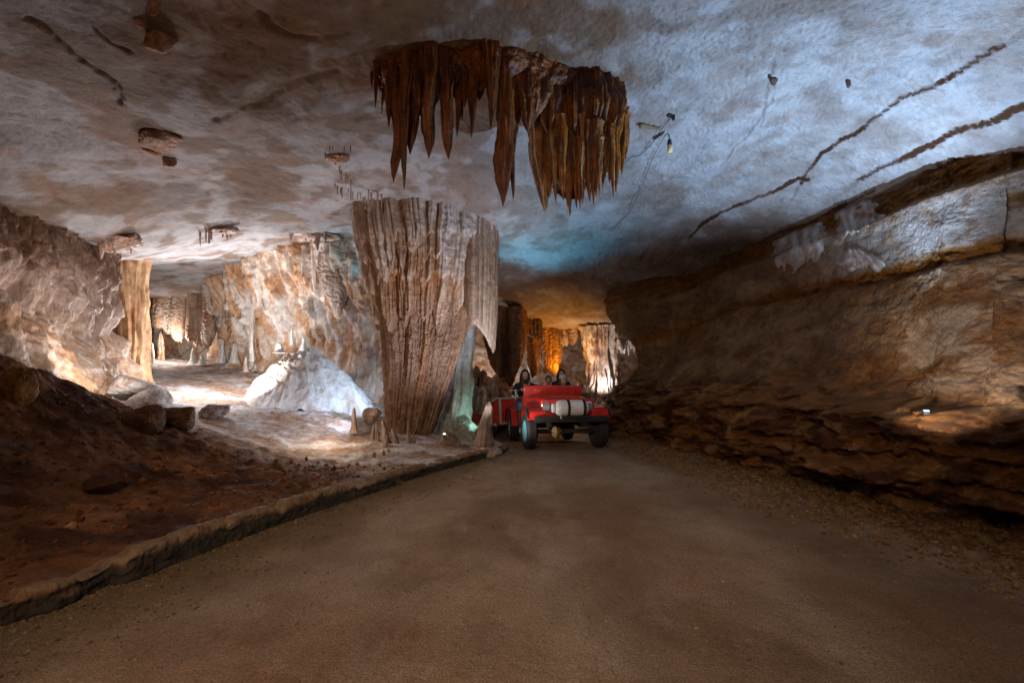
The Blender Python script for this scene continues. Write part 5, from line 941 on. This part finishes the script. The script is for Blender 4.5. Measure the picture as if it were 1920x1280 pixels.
    if cap:
        c_ = MB(); c_.lathe([(.735, .104), (.77, .106), (.81, .092), (.84, .05), (.848, 0)], 'Z', (hx, -.02, 0), 28).box((hx, -.165, .74), (.13, .12, .012), .004); c_.build('cap', cap, root)
    return root
def seat_at(px, py, Y, s=1.0): p = P(px, py, Y); return (p[0], Y, p[2] - 0.70*s)
person(seat_at(984, 700, 10.5), 0.12, 'person with long dark hair and a black jacket driving the red vehicle', JACK, JEAN, HAIRD, long_hair=True, arms='wheel')
person(seat_at(1056, 712, 10.35, .95), 0.05, 'person in a faded light cap and dark coat in the front passenger seat', COAT, JEAN, HAIRB, cap=CAPM, scale=.95, arms='lap')
person(seat_at(1027, 711, 11.25, .9), -0.15, 'person with brown hair sitting low between the driver and the capped passenger', COAT, JEAN, HAIRB, scale=.9, arms='lap', tilt=.02)
person(seat_at(1052, 699, 11.4), 0.1, 'person with black hair and black jacket sitting behind the capped passenger', JACK, JEAN, HAIRD, long_hair=True, arms='lap')

# ---- roof cables, bulb, lamps
CAB = plain_mat('black cable', (0.018, 0.018, 0.02), 0.6)
def roofline(pts, drop, r, lab):
    ps = []
    for x, y in pts: h_ = hit(czf, x, y); ps.append((h_[0]*(1-drop*.2), h_[1]-drop*.5, h_[2]-drop))
    c_, _ = catmull(ps, len(ps)*8); o = MB().tube([tuple(p) for p in c_], r, 6).build('cable', CAB, None); tag(o, lab, 'cable'); return o
roofline([(1258,218),(1240,240),(1230,256),(1215,274),(1198,288),(1186,290),(1172,302),(1160,316)], .045, .006, 'thin black cable running from the roof clamp behind the brown stalactites')
roofline([(1249,249),(1238,268),(1222,300),(1205,345),(1180,395),(1150,425)], .045, .0045, 'thin black wire running down the roof from the hanging bulb')
bp = hit(czf, 1250, 247); sc = bp[1]/F; bz = bp[2]-.09; bb = empty('light_bulb', (bp[0]+.0, bp[1]-.05, bz)); tag(bb, 'unlit amber light bulb hanging from a black socket on the roof', 'light bulb')
MB().tube([(-.05, 0, .0), (-.01, 0, .04), (.02, 0, .0), (.02, 0, -.06)], .008).lathe([(-.14, .030), (-.13, .034), (-.06, .026), (-.05, .012), (-.045, 0)], 'Z', (.02, 0, 0), 18).build('socket', CAB, bb)
GL = plain_mat('amber bulb glass', (0.75, 0.52, 0.25), 0.12, coat=.6, var=.05); MB().lathe([(-.14, .024), (-.17, .034), (-.205, .042), (-.235, .038), (-.255, .022), (-.262, 0)], 'Z', (.02, 0, 0), 20).build('glass', GL, bb)
wp = [hit(czf, 1200, 231), hit(czf, 1236, 238)]
o = MB().tube([(p[0], p[1], p[2]-.03) for p in wp], [.035, .02], 8).build('wooden_peg', WOOD); tag(o, 'thin brown wooden peg wedged against the roof beside the cable', 'peg')
cp = hit(czf, 1257, 213); o = MB().box((cp[0], cp[1], cp[2]-.02), (.12, .05, .06), .01, ('Z', .5)).box((cp[0]+.04, cp[1], cp[2]-.06), (.04, .04, .07), .008).build('cable_clamp', CHAS); tag(o, 'dark clamp fixing the cable to the bluish roof', 'clamp')
BLUE_E = plain_mat('cool lamp glass', (0.3, 0.6, 1.0), 0.3, emit=((0.15, 0.5, 1.0), 3)); WHITE_E = plain_mat('white lamp glass', (1, 1, 1), 0.3, emit=((1, 0.97, 0.92), 14))
def floodlight(p, rz, w, em, lab):
    r_ = empty('floodlight', p, rz); tag(r_, lab, 'lamp')
    MB().box((0, 0, 0), (w*1.2, .07, .05), .01).box((0, .02, -.05), (w*.3, .02, .08), .004).build('housing', CHAS, r_); MB().box((0, -.005, .028), (w, .05, .012), .003).build('lens', em, r_); return r_
floodlight(P(1737, 775, 4.45), -0.6, .04, BLUE_E, 'small blue glowing lamp on the right wall ledge')
floodlight(P(833, 816, 8.22), 0.2, .03, WHITE_E, 'tiny white lamp on the pointed rock beside the column foot')

# ---- calcite sheets, laid on the wall where it really is
wallR = bpy.data.objects['cave_wall_right']; co = np.empty(len(wallR.data.vertices)*3, np.float32); wallR.data.vertices.foreach_get('co', co); co = co.reshape(-1, 3).astype(float); co = co[(co[:, 1] > 3) & (co[:, 1] < 12)]
cp_, sp_ = math.cos(PITCH), math.sin(PITCH); fy_ = co[:, 1]*cp_ + (co[:, 2]-CAMZ)*sp_; uy_ = -co[:, 1]*sp_ + (co[:, 2]-CAMZ)*cp_; WPX = 960 + F*co[:, 0]/fy_; WPY = 640 - F*uy_/fy_
def wallY(px, py):
    d = (WPX-px)**2 + (WPY-py)**2; k = d < 30; return float(co[k, 1].min()) if k.any() else float(co[np.argmin(d), 1])
def ws(a, b, lab, seed, n=56, m=30):
    """a rippled sheet of calcite following the wall under it, thinning out at its rim"""
    u = np.linspace(0, 1, n); v = np.linspace(0, 1, m); it = lambda q, k: np.interp(u, np.linspace(0, 1, len(q)), [p[k] for p in q])
    near = (np.abs(WPX - np.mean([p[0] for p in a+b])) < 160) & (np.abs(WPY - np.mean([p[1] for p in a+b])) < 120); X_, Y_, D_ = WPX[near], WPY[near], co[near, 1]
    PX = it(a, 0)[:, None]*(1-v) + it(b, 0)[:, None]*v; PY = it(a, 1)[:, None]*(1-v) + it(b, 1)[:, None]*v
    PX = PX + 6*noise(PX*.03, PY*.03, 0, seed); PY = PY + 8*noise(PX*.04, PY*.04, 3, seed)*np.array(v > .3)
    Yd = np.array([[np.percentile(D_[np.argsort((X_-x)**2+(Y_-y)**2)[:12]], 20) for x, y in zip(r, q)] for r, q in zip(PX, PY)])
    for _ in range(5): Yp = np.pad(Yd, 1, 'edge'); Yd = (Yp[:-2, 1:-1]+Yp[2:, 1:-1]+Yp[1:-1, :-2]+Yp[1:-1, 2:]+2*Yd)/6
    U_, V_ = np.meshgrid(u, v, indexing='ij'); rim = np.clip(np.minimum(np.minimum(U_, 1-U_)*4.5, np.minimum(V_*9, (1-V_)*2.6 + .9*fbm(U_*5, V_*1.5, 0, seed+6, 3) - .2)), 0, 1)**.7
    ph = U_*30 + 5*noise(U_*2.5, V_*1.5, 0, seed+1) + 2*V_; Yf = Yd - 0.15*rim - 0.012*np.sin(ph)*rim + 0.09
    G = np.array([[P(x, y, z) for x, y, z in zip(*r)] for r in zip(PX, PY, Yf)]); Bk = np.array([[P(x, y, z) for x, y, z in zip(*r)] for r in zip(PX, PY, Yd+.08)])
    c_ = mix(mix((0.27,0.20,0.155), (0.36,0.33,0.32), sst(.1, .9, np.sin(ph)*.5+.5)), (0.32,0.22,0.16), .7*sst(-.1, .4, fbm(U_*4, V_*3, 0, seed+3, 3)))
    o = grid('calcite_sheet', np.concatenate([G, Bk[::-1]], 0), M_FLOW, np.concatenate([c_, c_[::-1]], 0), closed=True); tag(o, lab, 'calcite sheet', 'calcite sheets on the right wall')
ws([(1440,452),(1490,430),(1550,408)], [(1450,520),(1510,512),(1560,492)], 'brownish rippled calcite sheet, leftmost under the roof lip on the right wall', 651)
ws([(1556,404),(1600,378),(1636,350)], [(1578,476),(1615,450),(1668,418)], 'pale blue rippled calcite sheet hanging from the roof lip on the right wall', 652)
ws([(1590,462),(1600,462),(1612,462)], [(1540,508),(1620,520),(1705,505)], 'fan shaped pale calcite sheet spreading over the smooth rock on the right wall', 653)

# ---- loose gravel on the verge, by the kerb and on the soil bank: far too many stones to count
def gravel(name, N, place, rmin, rmax, col_a, col_b, seed, mat):
    rs = np.random.RandomState(seed); bm = bmesh.new(); bmesh.ops.create_icosphere(bm, subdivisions=1, radius=1); iv = np.array([v.co[:] for v in bm.verts]); fi = np.array([[v.index for v in f.verts] for f in bm.faces]); bm.free()
    X, Y, Z = place(rs, N); N = len(X); r = rmin + (rmax-rmin)*rs.rand(N)**3.5
    S3 = rs.uniform(0.6, 1.2, (N, 1, 3))*np.array([1, 1, 0.8]); a = rs.uniform(0, 6.28, N); V = iv[None]*S3*(1 + 0.22*rs.normal(size=(N, len(iv), 1)))*r[:, None, None]
    ca, sa = np.cos(a)[:, None], np.sin(a)[:, None]; V = np.stack([V[..., 0]*ca - V[..., 1]*sa + X[:, None], V[..., 0]*sa + V[..., 1]*ca + Y[:, None], V[..., 2] + (Z + r*0.25)[:, None]], -1)
    Fi = (fi[None] + (np.arange(N)*len(iv))[:, None, None]).reshape(-1, 3); c = mix(col_a, col_b, rs.rand(N))*rs.uniform(.7, 1.3, (N, 1)); c = np.repeat(c[:, None], len(iv), 1)
    return tag(raw_mesh(name, V, Fi, mat, c, smooth=False), kind='stuff')
from_road = lambda X, Y: np.array([RZ_at(x, y) for x, y in zip(X, Y)])
def RZ_at(x, y): return RZ[np.clip(np.searchsorted(rx, x), 0, len(rx)-1), np.clip(np.searchsorted(ry, y), 0, len(ry)-1)]
def verge(rs, N):
    Y = 2.6 + 7.6*rs.rand(N)**1.3; e = np.interp(Y, [-6, 3.5, 5, 7, 9.2, 11.2], [4.6, 4.45, 3.7, 3.55, 2.95, 2.75]); X = e + 0.35 - 1.5*rs.rand(N)**0.8 + 0.15*rs.normal(size=N)
    return X, Y, from_road(X, Y)
def kerbside(rs, N):
    Y = 1.6 + 6.3*rs.rand(N)**1.5; X = kerb_x(Y) + 0.05 + 0.8*rs.rand(N)**2.2; return X, Y, from_road(X, Y)
def onroad(rs, N):
    Y = 1.5 + 6.5*rs.rand(N)**1.4; X = kerb_x(Y) + 0.2 + rs.rand(N)*(3.6 - kerb_x(Y)); return X, Y, from_road(X, Y)
def onbank(rs, N):
    Y = 2.0 + 4.8*rs.rand(N)**1.1; X = kerb_x(Y) - 0.35 - 3.6*rs.rand(N); return X, Y, floorZ(X, Y)
gravel('verge_gravel', 12000, verge, 0.003, 0.022, (0.30,0.20,0.11), (0.16,0.09,0.045), 1, M_ROCK)
gravel('kerbside_grit', 5000, kerbside, 0.003, 0.014, (0.26,0.20,0.14), (0.13,0.09,0.055), 2, M_ROCK)
gravel('road_grit', 5000, onroad, 0.0025, 0.010, (0.30,0.24,0.18), (0.15,0.10,0.07), 3, M_ROCK)
gravel('soil_rubble', 3000, onbank, 0.004, 0.038, (0.22,0.10,0.045), (0.10,0.042,0.018), 4, M_ROCK)
